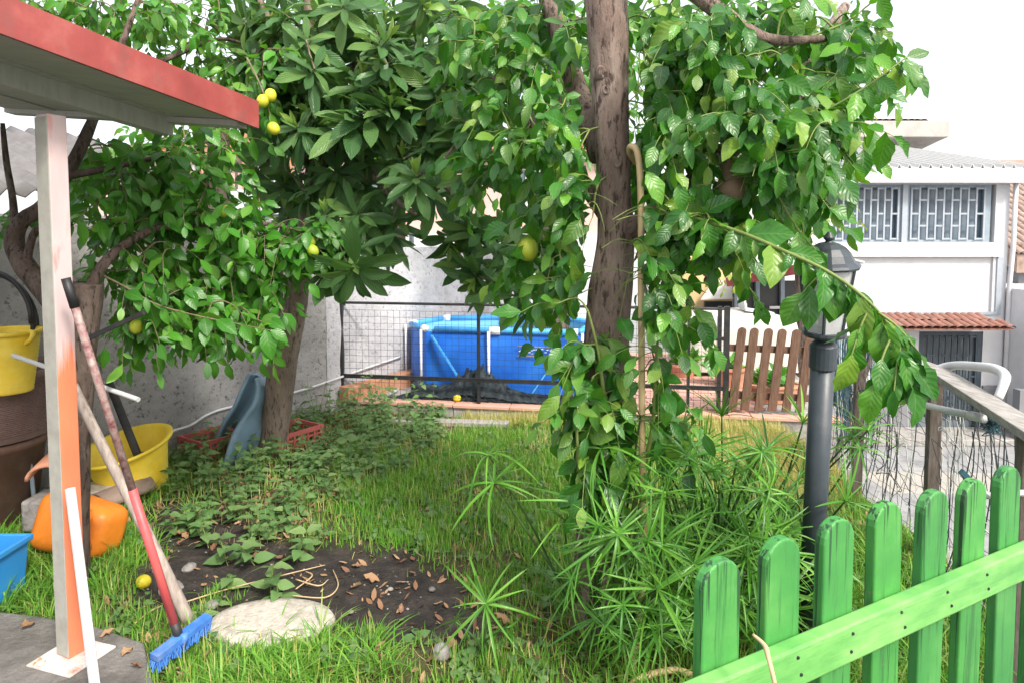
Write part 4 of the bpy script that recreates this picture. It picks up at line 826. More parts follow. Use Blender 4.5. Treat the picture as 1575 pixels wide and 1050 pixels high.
for j in range(15):
    rr = j / 14; row = []
    for i in range(41):
        a = 2 * math.pi * i / 40; sq = 1 / max(abs(math.cos(a)), abs(math.sin(a))) ** .75; x = math.cos(a) * sq * (.62 * min(1, rr * 1.5)) * (1 + .03 * nz(i, j, .8)); y = math.sin(a) * sq * .45 * min(1, rr * 1.5)
        z = .57 + .1 * max(0, 1 - (rr * 1.5) ** 2) if rr < .667 else .57 - (rr - .667) * 1.55 + .02 * nz(i * .8, j, .9)
        row.append((cA.x + x * (1 + .05 * max(0, rr - .667)), cA.y + y, TZ + z))
    rows.append(row)
mb.grid(rows); mb.build('tarpaulin', M['tarp'], cv, smooth=True)
for sx in (-1, 1):
    for sy in (-1, 1): MB().beam(Vector((cA.x + sx * .5, cA.y + sy * .3, TZ - .01)), Vector((cA.x + sx * .5, cA.y + sy * .3, TZ + .55)), .04, .04, (1, 0, 0)).build('leg', M['black_metal'], cv)
ki = thing('dark_kiosk', P(1200, 640, 9.6), 'dark panelled garden kiosk with red roof edge beyond gate', 'kiosk'); D3 = 9.6
for x0, x1 in ((1128, 1162), (1164, 1200), (1202, 1240), (1242, 1285)):
    mb = MB(); pxbox(mb, x0, 432, x1, 700, D3, .05); mb.build('panel', M['dark_panel'], ki)
for x in (1132, 1163, 1201, 1241, 1286): mb = MB(); pxbox(mb, x - 3, 425, x + 3, 700, D3, .06, -.07); mb.build('upright', M['steel_blue'], ki)
mb = MB(); a, b = P(1120, 434, 9.3), P(1256, 409, 8.4); mb.beam(a, b, .1, .12); mb.beam(b, P(1300, 400, 8.2), .1, .12); mb.build('roof_edge', M['redpaint'], ki)
mb = MB(); mb.hexa([P(1120, 430, 9.3), P(1300, 397, 8.2), P(1330, 405, 11.5), P(1130, 425, 11.5), P(1120, 427, 9.3), P(1300, 394, 8.2), P(1330, 402, 11.5), P(1130, 422, 11.5)]); mb.build('roof', M['white_corr'], ki)
mb = MB(); pxbox(mb, 1180, 470, 1290, 474, D3, .02, -.1); mb.build('crossbar', M['white_paint'], ki)
aw = thing('shop_awning', P(1090, 470, 10.5), 'cream sloping awning with ochre wall left of the kiosk', 'awning')
mb = MB(); mb.hexa([P(1078, 462, 9.6), P(1128, 460, 9.6), P(1126, 434, 10.6), P(1098, 434, 10.6), P(1078, 460, 9.6), P(1128, 458, 9.6), P(1126, 432, 10.6), P(1098, 432, 10.6)]); mb.build('cloth', M['tarp'], aw)
mb = MB(); pxbox(mb, 1050, 395, 1135, 690, 10.7, .3); mb.build('back_wall', M['ochre_wall'], aw)
mb = MB(); pxbox(mb, 1085, 464, 1130, 500, 10.6, .08); mb.build('opening', M['dark_panel'], aw)
wp_ = thing('low_partition', P(1080, 600, 8.6), 'white low partition behind the black fence and trunk', 'partition'); mb = MB(); pxbox(mb, 1040, 500, 1082, 575, 8.6, .05); mb.build('board', M['white_paint'], wp_)
mb = MB(); pxbox(mb, 1045, 575, 1049, 596, 8.6, .04); pxbox(mb, 1074, 575, 1078, 596, 8.6, .04); mb.build('foot', M['black_metal'], wp_)
# folded white chair on the covered table
cb = Vector((cA.x + .22, cA.y - .15, TZ + .64)); fc = thing('white_tray', cb, 'folded white plastic tray standing on the covered table', 'tray')
mb = MB(); mb.beam(cb + Vector((-.14, 0, .04)), cb + Vector((.16, 0, .0)), .2, .025); mb.build('base', M['white_plastic'], fc)
mb = MB(); mb.beam(cb + Vector((-.13, .02, .05)), cb + Vector((-.16, .05, .27)), .2, .02, (1, 0, 0)); mb.build('flap', M['white_plastic'], fc)

# ------------------------------------------------------------------ lamp
lb = Vector((1.205, 2.52, ground_z(1.2, 2.5))); LT = Vector((1.108, 2.40, 1.36)) ; LT = P(1266, 545, 2.42); lp = thing('garden_lamp', G(1243, 990) , 'dark grey garden lamp post with glass lantern', 'lamp')
base = G(1243, 990); axis = (LT - base).normalized(); Lm = axis.to_track_quat('Z', 'Y').to_matrix().to_4x4()
px_ = 2.42 / 1050
MB().tube([base - axis * .02, LT - axis * .03], [.043, .0405], 20).build('post', M['lamp_metal'], lp, smooth=True)
MB().lathe([(.07, 0), (.07, .03), (.055, .05), (.044, .06)], base, 20, Lm).build('foot', M['lamp_metal'], lp)
MB().lathe([(.044, -.05), (.047, -.045), (.047, .035), (.04, .045), (.03, .055), (.034, .062), (.07, .072), (.074, .08), (.074, .09)], LT, 20, Lm).build('collar', M['lamp_metal'], lp)
gz0, gz1 = .09, .32; r0, r1 = .066, .098; hexv = lambda r, z, k: LT + Lm @ Vector((r * math.cos(math.pi * k / 3 + .35), r * math.sin(math.pi * k / 3 + .35), z))
for k in range(6):
    mb = MB().add([hexv(r0, gz0, k), hexv(r0, gz0, k + 1), hexv(r1, gz1, k + 1), hexv(r1, gz1, k)], [(0, 1, 2, 3)]); o = mb.build('glass_pane', M['lamp_glass'], lp); s_ = o.modifiers.new('thick', 'SOLIDIFY'); s_.thickness = .003
    MB().tube([hexv(r0, gz0, k), hexv(r1, gz1, k)], .0055, 6).build('glazing_bar', M['lamp_metal'], lp)
cap_prof = [(.104, gz1 - .004), (.108, gz1 + .004), (.1, gz1 + .012), (.086, gz1 + .022), (.074, gz1 + .045), (.056, gz1 + .066), (.034, gz1 + .08), (.014, gz1 + .085), (.011, gz1 + .09), (.018, gz1 + .097), (.019, gz1 + .103), (.011, gz1 + .113), (.006, gz1 + .12), (0, gz1 + .122)]
MB().lathe(cap_prof, LT, 12, Lm).build('cap', M['lamp_metal'], lp)
bu = MB().lathe([(.02, gz0), (.021, gz0 + .03), (.027, gz0 + .05), (.034, gz0 + .09), (.034, gz0 + .13), (.022, gz0 + .16), (0, gz0 + .165)], LT, 14, Lm).build('bulb', M['bulb'], lp, smooth=True)

# ------------------------------------------------------------------ green picket fence in front
gf = thing('green_picket_fence', (.32, 1.06, 0), 'bright green painted picket fence in the foreground', 'fence')
g0 = Vector((.341, 1.078, 0)); gd = Vector((math.sin(R(61.3)), math.cos(R(61.3)), 0)); gn = Vector((gd.y, -gd.x, 0)); 
for k in range(9):
    c = g0 + gd * (.1505 * k + random.uniform(-.002, .002)); w_ = .043; top = 1.076 + random.uniform(-.007, .007) - (.0 if k else .002); nn = 10; ti = random.uniform(-.014, .014)
    out = [(-w_, .05), (w_, .05), (w_, top - w_ * .95)] + [(w_ * math.cos(math.pi * q / nn) ** 1 , top - w_ * .95 + w_ * .95 * math.sin(math.pi * q / nn)) for q in range(1, nn)] + [(-w_, top - w_ * .95)]
    n_ = len(out); f0 = [c + gd * (x + ti * (z - .6)) + U * z + gn * .0 for x, z in out]; f1 = [q - gn * .023 for q in f0]
    mb = MB().add(f0 + f1, [tuple(range(n_)), tuple(range(2 * n_ - 1, n_ - 1, -1))] + [(q, q + n_, (q + 1) % n_ + n_, (q + 1) % n_) for q in range(n_)]); bev(mb.build('picket', M['green_paint'], gf), .0045, 3)
ra, rb = g0 + gd * -.12 + gn * .0165, g0 + gd * 1.35 + gn * .0165
rl = MB().beam(ra + U * .86, rb + U * .862, .03, .072).build('rail', M['green_rail'], gf); bev(rl, .004, 2)
rl = MB().beam(ra + U * .3, rb + U * .3, .03, .072).build('rail', M['green_rail'], gf); bev(rl, .004, 2)
for k in range(9):
    for dz in (-.015, .018):
        c = g0 + gd * (.1505 * k + random.uniform(-.012, .012)) + gn * .032 + U * (.862 + dz); MB().lathe([(.0035, 0), (.003, .0012), (0, .0015)], c, 8, Matrix.Rotation(R(90), 4, 'X')).build('screw', M['black_metal'], gf)
# dry twig hooked over the fence
tw = smooth_path([P(1158, 975, 1.02), P(1176, 992, 1.0), P(1182, 1012, .98), P(1192, 1052, .96), P(1200, 1110, .95)], 4)
prop(MB().tube(tw, lerp_list([.002, .004, .0035, .003], len(tw)), 6, jitter=.2, jscale=60).build('dry_stick', M['straw'], origin=tw[-1], smooth=True), 'dry bent stick hanging over the green fence rail', 'stick')

# ------------------------------------------------------------------ net fence along the drop on the right
nf = thing('net_fence', (2.05, 3.25, 0), 'brown post fence with weathered top rail and black netting', 'fence')
N = [Vector((2.105, 4.55, 0)), Vector((2.09, 4.06, 0)), Vector((2.045, 3.26, 0)), Vector((1.745, 2.27, 0)), Vector((1.6, 1.8, 0))]; NH = .93
for p, hgt in zip(N, (.6, .92, NH, NH, NH)):
    bev(MB().box(p + U * (hgt / 2 - .05), (.055, .055, hgt + .1), Matrix.Rotation(R(-14), 4, 'Z')).build('fence_post', M['post_brown'], nf), .004)
for a, b in ((N[1], N[2]), (N[2], N[3]), (N[3], N[4])):
    d_ = (b - a).normalized(); bev(MB().beam(a + U * (NH + .012) - d_ * .02, b + U * (NH + .012) - d_ * .022, .1, .032).build('top_rail', M['rail_grey'], nf), .004)
mb = MB(); mp = MB()
for (a, b, n_) in ((N[0], N[1], 14), (N[1], N[2], 24), (N[2], N[3], 30), (N[3], N[4], 12)):
    for i in range(n_):
        c = a.lerp(b, (i + random.uniform(.1, .9)) / n_); hh = NH * random.uniform(.82, 1) if a is not N[0] else .55; sw = random.gauss(0, .035); bl = abs(random.gauss(0, .05))
        q = [c + Vector((.03 + bl * math.sin(math.pi * u) + .02 * nz(i, u * 3, 1.1), sw * u * 2 + .03 * nz(i * 1.3, u * 2.5, 1.2), 0)) + U * (hh * (1 - u)) for u in np.linspace(0, 1, 10)]
        (mp if random.random() < .22 else mb).tube(q, random.choice((.0013, .0017, .0026)), 4, False)
    for j in range(16):
        z = .05 + j * .056; q = [a.lerp(b, u) + Vector((.03 + .03 * nz(j, u * 6, 1.2), 0, z + .022 * nz(j * .8, u * 5, 1.4) - .03 * math.sin(math.pi * u))) for u in np.linspace(0, 1, 12)]
        (mp if j % 5 == 2 else mb).tube(q, .0012, 4, False)
for i in range(26):
    a = N[1].lerp(N[3], random.random()) + U * random.uniform(.35, .9); q = [a]
    for k in range(7): q.append(q[-1] + Vector((random.gauss(0, .012), random.gauss(0, .05), random.gauss(-.02, .05))))
    (mp if i % 3 == 0 else mb).tube(smooth_path(q, 2), random.choice((.0016, .0026)), 4, False)
prop(mb.build('netting', M['net_wire'], nf), kind='stuff'); prop(mp.build('twine', M['net_pale'], nf), kind='stuff')
hr = smooth_path([P(1424, 596, 3.32), P(1440, 572, 3.3), P(1466, 562, 3.22), P(1500, 563, 3.0), P(1530, 567, 2.82), P(1545, 577, 2.74), P(1543, 592, 2.7), P(1535, 612, 2.68)], 5)
prop(MB().tube(hr, lerp_list([.024, .026, .02, .02, .02, .021, .018, .016], len(hr)), 12).build('bent_tube', M['white_plastic'], origin=hr[-1], smooth=True), 'white bent plastic tube arching above the net fence rail', 'tube')
wpth = [P(1385, 612, 3.5), P(1440, 627, 3.12), P(1500, 640, 2.75)]
pv = thing('white_pipe', wpth[0], 'white plastic pipe tied along the net fence', 'pipe'); MB().tube(wpth, .0155, 12).build('tube', M['white_plastic'], pv, smooth=True); MB().tube([wpth[-1] - (wpth[-1] - wpth[0]).normalized() * .04, wpth[-1] + (wpth[-1] - wpth[0]).normalized() * .07], .0185, 12).build('sleeve', M['white_plastic'], pv, smooth=True)
kt = P(1525, 650, 2.68); mb = MB()
for i in range(14):
    q = [kt + Vector((random.gauss(0, .02), random.gauss(0, .02), random.gauss(0, .02))) for _ in range(5)]; mb.tube(smooth_path(q, 4), .0022, 5, False)
prop(mb.build('wire_knot', M['teal_net'], origin=kt), 'tangle of dark wire tying the white pipe end', 'wire')
sq = thing('squeegee', P(1490, 740, 1.75), 'small teal and white scraper poking above the green pickets', 'scraper')
MB().beam(P(1478, 724, 1.75), P(1496, 742, 1.75), .012, .014).build('blade', M['teal_net'], sq); MB().tube([P(1495, 741, 1.76), P(1520, 762, 1.8), P(1545, 758, 1.85), P(1580, 757, 1.9)], .009, 8).build('handle', M['white_plastic'], sq)
# hanging teal net left of the post
hn = thing('hanging_net', P(1300, 640, 4.5), 'hank of teal netting hanging behind the lamp post', 'net'); mb = MB()
for i in range(70):
    x = random.uniform(1286, 1345); d_ = random.uniform(4.35, 4.65); q = [P(x + 6 * nz(i, u * 3, 1), 520 + u * random.uniform(90, 190), d_) for u in np.linspace(0, 1, 7)]; mb.tube(q, .002, 4, False)
prop(mb.build('strand', M['teal_net'], hn), kind='stuff'); MB().beam(P(1280, 519, 4.5), P(1350, 519, 4.5), .02, .02).build('bar', M['post_brown'], hn)
MB().beam(Vector((2.12, 4.5, -.05)), P(1350, 517, 4.5), .03, .03, (1, 0, 0)).build('stake', M['post_brown'], hn)

# ------------------------------------------------------------------ garden hose on the trunk
hz = smooth_path([P(978, 250, 2.62), P(969, 236, 2.55), P(970, 226, 2.51), P(979, 232, 2.49), P(984, 262, 2.48), P(986, 330, 2.47), P(986, 430, 2.47), P(987, 560, 2.47), P(988, 700, 2.46), P(990, 820, 2.45), P(988, 900, 2.44), P(980, 980, 2.42), P(970, 1040, 2.40), G(966, 1056, .02), G(990, 1040, .02), G(1040, 1030, .02), G(1075, 1048, .02), G(1050, 1075, .02), G(985, 1065, .02)], 7)
prop(MB().tube(hz, .0122, 12).build('garden_hose', M['hose'], origin=hz[-1], smooth=True), 'beige garden hose hanging down the citrus trunk', 'hose')
# ================================================================== plants
def leaf_tpl(prof, wid, nu=3, nv=5, fold=.25, droop=.25, wave=0., wn=5, seed=0, twist=0.):
    us = np.linspace(-1, 1, nu); ts = np.linspace(0, 1, nv); V, UV, Fc = [], [], []; rr = random.Random(seed); ph = rr.random() * 6
    for t in ts:
        w_ = wid * np.interp(t, *prof)
        for u in us:
            x = u * w_ * .5; z = fold * abs(u) * w_ * .5 - droop * t * t + wave * math.sin(t * wn * 3 + ph + (1.3 if u > 0 else 0)) * abs(u) * w_
            a = twist * t; V.append((x * math.cos(a) - z * math.sin(a) * 0, t * (1 - droop * .25 * t), z + x * math.sin(a))); UV.append((u * .5 + .5, t))
    for i in range(nv - 1):
        for k in range(nu - 1): Fc.append((i * nu + k, i * nu + k + 1, (i + 1) * nu + k + 1, (i + 1) * nu + k))
    return np.array(V), np.array(Fc), np.array(UV)
OVATE = ([0, .06, .2, .4, .6, .8, .93, 1], [.06, .1, .72, 1, .95, .62, .25, .02])
LANCE = ([0, .05, .2, .4, .62, .82, .94, 1], [.07, .12, .5, .85, 1, .75, .32, .02])
STRIP = ([0, .1, .4, .8, 1], [.6, 1, 1, .7, .05]); BLADE = ([0, .4, .8, 1], [1, .9, .5, .03]); NETTLE = ([0, .05, .18, .35, .6, .85, 1], [.05, .1, .8, 1, .75, .35, .02])

def batch(name, tpl, pos, yd, zd, sc, mat, parent=None, origin=None, tint=None, smooth=True, wsc=None, curl=(.9, 1.1)):
    V, Fc, UV = tpl; m = len(pos); n = len(V)
    y = yd / (np.linalg.norm(yd, axis=1, keepdims=True) + 1e-9); z = zd - y * np.sum(y * zd, 1, keepdims=True); z /= (np.linalg.norm(z, axis=1, keepdims=True) + 1e-9); x = np.cross(y, z)
    wq = np.ones(m) if wsc is None else wsc
    P_ = pos[:, None, :] + sc[:, None, None] * (V[None, :, 0:1] * wq[:, None, None] * x[:, None, :] + V[None, :, 1:2] * y[:, None, :] + V[None, :, 2:3] * RNG.uniform(*curl, m)[:, None, None] * z[:, None, :])
    off = ORG[parent.name] if parent is not None else (Vector(origin) if origin is not None else Vector((0, 0, 0))); P_ = P_ - np.array(off)
    me = bpy.data.meshes.new(name); me.vertices.add(m * n); me.vertices.foreach_set('co', P_.astype(np.float32).ravel())
    q = len(Fc); idx = (Fc[None] + (np.arange(m) * n)[:, None, None]).astype(np.int32).ravel(); me.loops.add(len(idx)); me.loops.foreach_set('vertex_index', idx)
    me.polygons.add(m * q); me.polygons.foreach_set('loop_start', np.arange(0, m * q * 4, 4, dtype=np.int32)); me.polygons.foreach_set('loop_total', np.full(m * q, 4, np.int32))
    if smooth: me.polygons.foreach_set('use_smooth', np.ones(m * q, bool))
    uv = me.uv_layers.new(name='UVMap'); uv.data.foreach_set('uv', np.tile(UV[Fc.ravel()], (m, 1)).astype(np.float32).ravel())
    at = me.attributes.new('tint', 'FLOAT', 'POINT'); tt = RNG.random(m) if tint is None else tint; at.data.foreach_set('value', np.repeat(tt, n).astype(np.float32))
    me.update(); me.validate(); return link(name, me, mat, parent, origin)
def leaf_meshes(name, prof, wid, mat, n=5, nu=5, nv=8, **kw):
    out = []
    for i in range(n):
        rr = random.Random(i + 5); V, Fc, UV = leaf_tpl(prof, wid * rr.uniform(.9, 1.1), nu, nv, fold=kw.get('fold', .25) * rr.uniform(.5, 1.5), droop=kw.get('droop', .25) * rr.uniform(.3, 1.7), wave=kw.get('wave', .06), seed=i, twist=rr.uniform(-.35, .35))
        me = bpy.data.meshes.new(name); me.from_pydata(V.tolist(), [], Fc.tolist()); uv = me.uv_layers.new(name='UVMap'); uv.data.foreach_set('uv', UV[Fc.ravel()].astype(np.float32).ravel())
        me.polygons.foreach_set('use_smooth', np.ones(len(me.polygons), bool)); me.materials.append(mat); me.update(); out.append(me)
    return out
def jit(v, s): return Vector(v) + Vector((random.gauss(0, s), random.gauss(0, s), random.gauss(0, s)))

class NodeList:
    def __init__(s): s.a = np.zeros((1 << 16, 3)); s.n = 0
    def __iadd__(s, pts):
        for p in pts: s.a[s.n] = p; s.n += 1
        return s
    def near(s, t): return np.linalg.norm(s.a[:s.n] - np.array(t), axis=1)
    def __getitem__(s, i): return Vector(s.a[i])
class Tree:
    def __init__(s, root): s.root = root; s.nodes = NodeList(); s.wood = MB(); s.twig = MB(); s.leaf = []; s.young = []
    def limb(s, pts, rad, per=7, n=14, jitter=.08, js=7, name='limb', mat=None):
        path = smooth_path(pts, per); MB().tube(path, lerp_list(rad, len(path)), n, jitter=jitter, jscale=js).build(name, mat, s.root, smooth=True); s.nodes += [p.copy() for p in path[len(path) // 4:]]; return path
    def branch_to(s, t, arch=.12, r1=.0025, rmax=.012):
        d = s.nodes.near(t); i = int(np.argmin(d)); a = s.nodes[i]; L = (t - a).length
        mid = a.lerp(t, .5) + U * arch * L + jit((0, 0, 0), .05 * L); path = smooth_path([a, mid, t], 5); r0 = min(rmax, .0035 + .012 * L); s.twig.tube(path, lerp_list([r0, (r0 + r1) / 2, r1], len(path)), 5, False)
        s.nodes += [p.copy() for p in path[4:]]; return path
    def leaves_on(s, path, spacing, size, face=(0, -.5, .8), down=.5, start=.3, sp=.9, mean=None):
        L = sum((path[i + 1] - path[i]).length for i in range(len(path) - 1)); k = max(2, int(L * (1 - start) / spacing)); ang = random.random() * 6
        for i in range(k):
            t = (start + (1 - start) * (i + random.random() * .6) / k) * (len(path) - 1); j = min(int(t), len(path) - 2); p = path[j].lerp(path[j + 1], t - j); td = (path[j + 1] - path[j]).normalized()
            ang += 2.4; o = td.orthogonal().normalized(); b = td.cross(o); side = o * math.cos(ang) + b * math.sin(ang)
            d = td * random.uniform(.15, .7) + side * sp - U * down * random.uniform(.3, 1.5); nrm = jit(face, .38)
            s.leaf.append((p, d, nrm, size * random.uniform(.45, 1.3)))
        td = (path[-1] - path[-2]).normalized(); s.leaf.append((path[-1], td - U * down * .4, jit(face, .3), size * random.uniform(.6, 1)))
    def fill(s, blobs, size, spacing=.03, ext=.16, face=(0, -.5, .8), down=.5, arch=.12, mul=1.0):
        T = []
        for bx, by, rx, ry, d, dr, n in blobs:
            for _ in range(int(round(n * mul))):
                while True:
                    a, b, c = random.uniform(-1, 1), random.uniform(-1, 1), random.uniform(-1, 1)
                    if a * a + b * b + c * c <= 1: break
                T.append(P(bx + a * rx, by + b * ry, d + c * dr))
        T.sort(key=lambda t: float(np.min(s.nodes.near(t))))
        for t in T:
            path = s.branch_to(t, arch); td = (path[-1] - path[-2]).normalized(); e = ext * random.uniform(.6, 1.4); d2 = (td + jit((0, -.15, -.12), .35)).normalized()
            p2 = smooth_path([t, t + d2 * e * .5, t + d2 * e - U * e * .25], 3); s.twig.tube(p2, lerp_list([.0026, .0012], len(p2)), 4, False)
            s.leaves_on(list(path[-5:]) + p2[1:], spacing, size, face, down, .15)
    def finish(s, leafmats, meshes, tpl, wood_mat, name_stuff='foliage', keep=300, out=None):
        if out: s.leaf = [l for l in s.leaf if not out(l)]
        prop(s.twig.build('twigs', wood_mat, s.root, smooth=True), kind='stuff')
        L = s.leaf; pos = np.array([tuple(l[0]) for l in L]); yd = np.array([tuple(l[1]) for l in L]); zd = np.array([tuple(l[2]) for l in L]); sc = np.array([l[3] for l in L])
        yn = yd / np.linalg.norm(yd, axis=1, keepdims=True); mid = pos + yn * sc[:, None] * .5; px, py, f = proj(mid)
        inside = (px > -30) & (px < 1605) & (py > -30) & (py < 1080); cell = (np.clip(px, -50, 1650) // 14).astype(int) * 1000 + (np.clip(py, -50, 1100) // 14).astype(int); near = {}
        for i in np.argsort(f):
            near.setdefault(cell[i], f[i])
        vis = np.array([f[i] <= near[cell[i]] + .06 for i in range(len(L))]); score = sc / f * (inside & vis); order = np.argsort(-score); pick = [i for i in order[:keep] if score[i] > 0]; ps = set(pick)
        for i in pick:
            x, y, z = frame_from(yd[i], zd[i]); inst('leaf', random.choice(meshes), s.root, axes(x * sc[i] * random.uniform(.85, 1.15), y * sc[i], z * sc[i], pos[i]))
        rest = np.array([i for i in range(len(L)) if i not in ps])
        prop(batch(name_stuff, tpl, pos[rest], yd[rest], zd[rest], sc[rest], leafmats, s.root, wsc=RNG.uniform(.7, 1.2, len(rest)), curl=(.2, 2.2)), kind='stuff')
        return pick

# ------------------------------------------------------------------ citrus tree with the big trunk
ct = Tree(thing('citrus_tree', G(918, 968), 'large leafy citrus tree with thick brown trunk and drooping branches', 'tree'))
tr = [G(914, 985, -.1), G(916, 965), P(922, 850, 2.68), P(926, 700, 2.68), P(930, 580, 2.67), P(938, 470, 2.67), P(946, 380, 2.66), P(945, 290, 2.66), P(940, 200, 2.65), P(937, 110, 2.65), P(934, 20, 2.64), P(930, -60, 2.64), P(922, -180, 2.62)]
ct.limb(tr, [.125, .11, .095, .09, .09, .088, .072, .066, .066, .07, .078, .092, .09], 8, 30, .13, 9, 'trunk', M['bark_citrus'])
ct.limb([P(925, -150, 2.62), P(880, -230, 2.7), P(830, -330, 2.8)], [.07, .06, .04], 5, name='limb', mat=M['bark_citrus'])
ct.limb([P(925, 240, 2.75), P(885, 130, 2.95), P(862, 60, 3.0), P(838, -10, 3.05), P(800, -120, 3.1)], [.05, .045, .04, .035, .03], 5, name='limb', mat=M['bark_citrus'])
ct.limb([P(950, 360, 2.66), P(1010, 330, 2.62), P(1085, 265, 2.6), P(1150, 205, 2.65), P(1210, 140, 2.75), P(1250, 85, 2.85), P(1300, 10, 3.0)], [.045, .042, .04, .036, .034, .03, .02], 6, name='limb', mat=M['bark_citrus'])
ct.limb([P(930, -90, 2.62), P(1010, -60, 2.5), P(1110, 20, 2.45), P(1180, 60, 2.45), P(1270, 60, 2.5)], [.06, .04, .03, .02, .012], 6, name='limb', mat=M['bark_citrus'])
ct.limb([P(932, 330, 2.75), P(880, 260, 2.9), P(820, 190, 3.0), P(760, 120, 3.15)], [.035, .03, .024, .014], 6, name='limb', mat=M['bark_citrus'])
for pts in ([P(935, 620, 2.58), P(928, 600, 2.52), P(920, 540, 2.5), P(905, 480, 2.5)], [P(910, 900, 2.6), P(895, 780, 2.5), P(888, 680, 2.46), P(885, 590, 2.46)], [P(950, 900, 2.56), P(975, 780, 2.5), P(1003, 660, 2.46), P(1010, 540, 2.46), P(1020, 440, 2.46)], [P(915, 760, 2.57), P(923, 690, 2.53), P(921, 610, 2.53)]):
    ct.limb(pts, [.012, .009, .006, .004], 6, 8, 0, name='sucker_shoot', mat=M['green_twig'])
for (x, y, r_) in ((947, 84, .017), (926, 112, .02), (932, 140, .014), (950, 250, .02), (948, 430, .03)):
    c = P(x, y, 2.597); Mk = Matrix.Rotation(R(90), 4, 'X') @ Matrix.Rotation(R(random.uniform(-20, 20)), 4, 'Y')
    MB().lathe([(r_ * 1.5, -.015), (r_ * 1.1, .006), (r_ * .8, .014), (r_ * .45, .008), (0, -.004)], c, 12, Mk, .8, 1.2).build('knot', M['bark_citrus'], ct.root, smooth=True)
blobs = [(1060, 70, 85, 80, 2.55, .35, 24), (1150, 50, 90, 70, 2.65, .4, 22), (1250, 40, 70, 45, 2.9, .4, 14), (1180, 165, 95, 70, 2.4, .25, 24), (1060, 200, 70, 70, 2.5, .3, 20), (1015, 120, 50, 90, 2.55, .2, 12),
  (1265, 190, 55, 35, 2.3, .2, 12), (1215, 235, 55, 35, 2.35, .2, 12), (1045, 320, 60, 55, 2.45, .2, 14), (1110, 345, 60, 30, 2.4, .2, 8), (1005, 400, 40, 60, 2.45, .12, 12), (1030, 470, 30, 40, 2.42, .12, 8),
  (835, 50, 65, 60, 2.95, .3, 16), (760, 70, 65, 65, 3.15, .3, 16), (865, 200, 45, 60, 2.6, .25, 13), (800, 200, 70, 55, 3.0, .3, 14), (740, 160, 50, 50, 3.2, .3, 9), (895, 300, 30, 50, 2.5, .12, 7), (850, 310, 45, 35, 2.8, .25, 8),
  (840, 395, 45, 45, 2.9, .2, 10), (875, 450, 26, 40, 2.6, .1, 6), (900, 560, 22, 40, 2.5, .05, 5), (898, 640, 24, 45, 2.48, .05, 8), (905, 730, 26, 40, 2.48, .05, 7), (935, 640, 26, 60, 2.52, .03, 9), (930, 740, 30, 40, 2.5, .04, 6), (915, 530, 20, 30, 2.54, .03, 4), (1008, 560, 24, 50, 2.46, .07, 7), (1014, 650, 20, 40, 2.46, .07, 4), (958, 690, 30, 40, 2.5, .04, 4), (942, 590, 20, 25, 2.52, .02, 2), (950, 30, 60, 60, 3.1, .3, 8), (1100, 130, 60, 40, 2.9, .3, 10), (1285, 110, 45, 55, 2.6, .3, 11), (1320, 55, 35, 40, 2.7, .3, 6), (1235, 300, 35, 35, 2.6, .2, 6), (1000, 250, 30, 60, 2.8, .1, 8), (1160, 270, 50, 30, 2.55, .2, 6), (740, 250, 50, 40, 3.2, .2, 7), (1010, 30, 50, 50, 2.7, .2, 8)]
ct.fill(blobs, .1, .027, .14, (0, -.7, .6), .7, mul=1.75)
def hang(tree, pts, spacing, size, face=(0, -.8, .45), down=1.1, r=(.006, .002), start=.1):
    path = smooth_path(pts, 5); tree.twig.tube(path, lerp_list(list(r), len(path)), 6, False); tree.leaves_on(path, spacing, size, face, down, start, .55); tree.nodes += path[3:]; return path
hang(ct, [P(1040, 330, 2.4), P(1090, 342, 2.25), P(1150, 362, 2.1), P(1210, 388, 1.98), P(1270, 416, 1.9), P(1320, 450, 1.84), P(1360, 490, 1.8), P(1392, 540, 1.78), P(1400, 580, 1.78)], .022, .122, (0, -.85, .5), 1.0, (.008, .003), .2)
for a, b in (((1340, 470, 1.82), (1310, 545, 1.8)), ((1375, 510, 1.79), (1345, 590, 1.76)), ((1350, 480, 1.8), (1415, 545, 1.78)), ((1280, 420, 1.9), (1235, 450, 1.9)), ((1385, 530, 1.78), (1375, 600, 1.76))): hang(ct, [P(*a), P((a[0] + b[0]) / 2, (a[1] + b[1]) / 2 - 8, (a[2] + b[2]) / 2), P(*b)], .028, .122, (0, -.9, .4), 1.0, (.004, .002))
hang(ct, [P(1150, 205, 2.5), P(1210, 190, 2.35), P(1270, 170, 2.25), P(1330, 135, 2.2), P(1372, 105, 2.18), P(1395, 88, 2.18)], .03, .115, (0, -.8, .5), .9)
hang(ct, [P(1160, 100, 2.5), P(1240, 60, 2.5), P(1300, 35, 2.5), P(1340, 5, 2.5), P(1400, -40, 2.5)], .034, .11, (0, -.7, .5), .9)
hang(ct, [P(1150, 220, 2.45), P(1190, 290, 2.3), P(1225, 350, 2.25), P(1255, 385, 2.2)], .05, .10, (0, -.7, .6), .8)
hang(ct, [P(1060, 330, 2.4), P(1110, 400, 2.5), P(1150, 440, 2.5), P(1170, 470, 2.5)], .04, .09, (0, -.7, .5), .9)
def on_trunk(l):      # the trunk itself stays bare: leaves that would cover its lit side are left off
    p = l[0] + l[1].normalized() * l[3] * .5; px, py, f = proj(tuple(p)); r = random.random()
    if f < 2.5 and ell(px, py, 1128, 290, 34, 38) < 1: return r < .8
    if f > 2.72 or py > 1000: return False
    if py < 490: return 893 < px < 992 and r < .97
    if py < 800: return (910 < px < 975 and r < .12) or 970 < px < 1003
    return 880 < px < 1010
ct.finish(M['leaf_citrus'], leaf_meshes('leaf', OVATE, .52, M['leaf_citrus'], 8, wave=.12), leaf_tpl(OVATE, .5, 3, 6, .3, .22, .1), M['green_twig'], out=on_trunk)
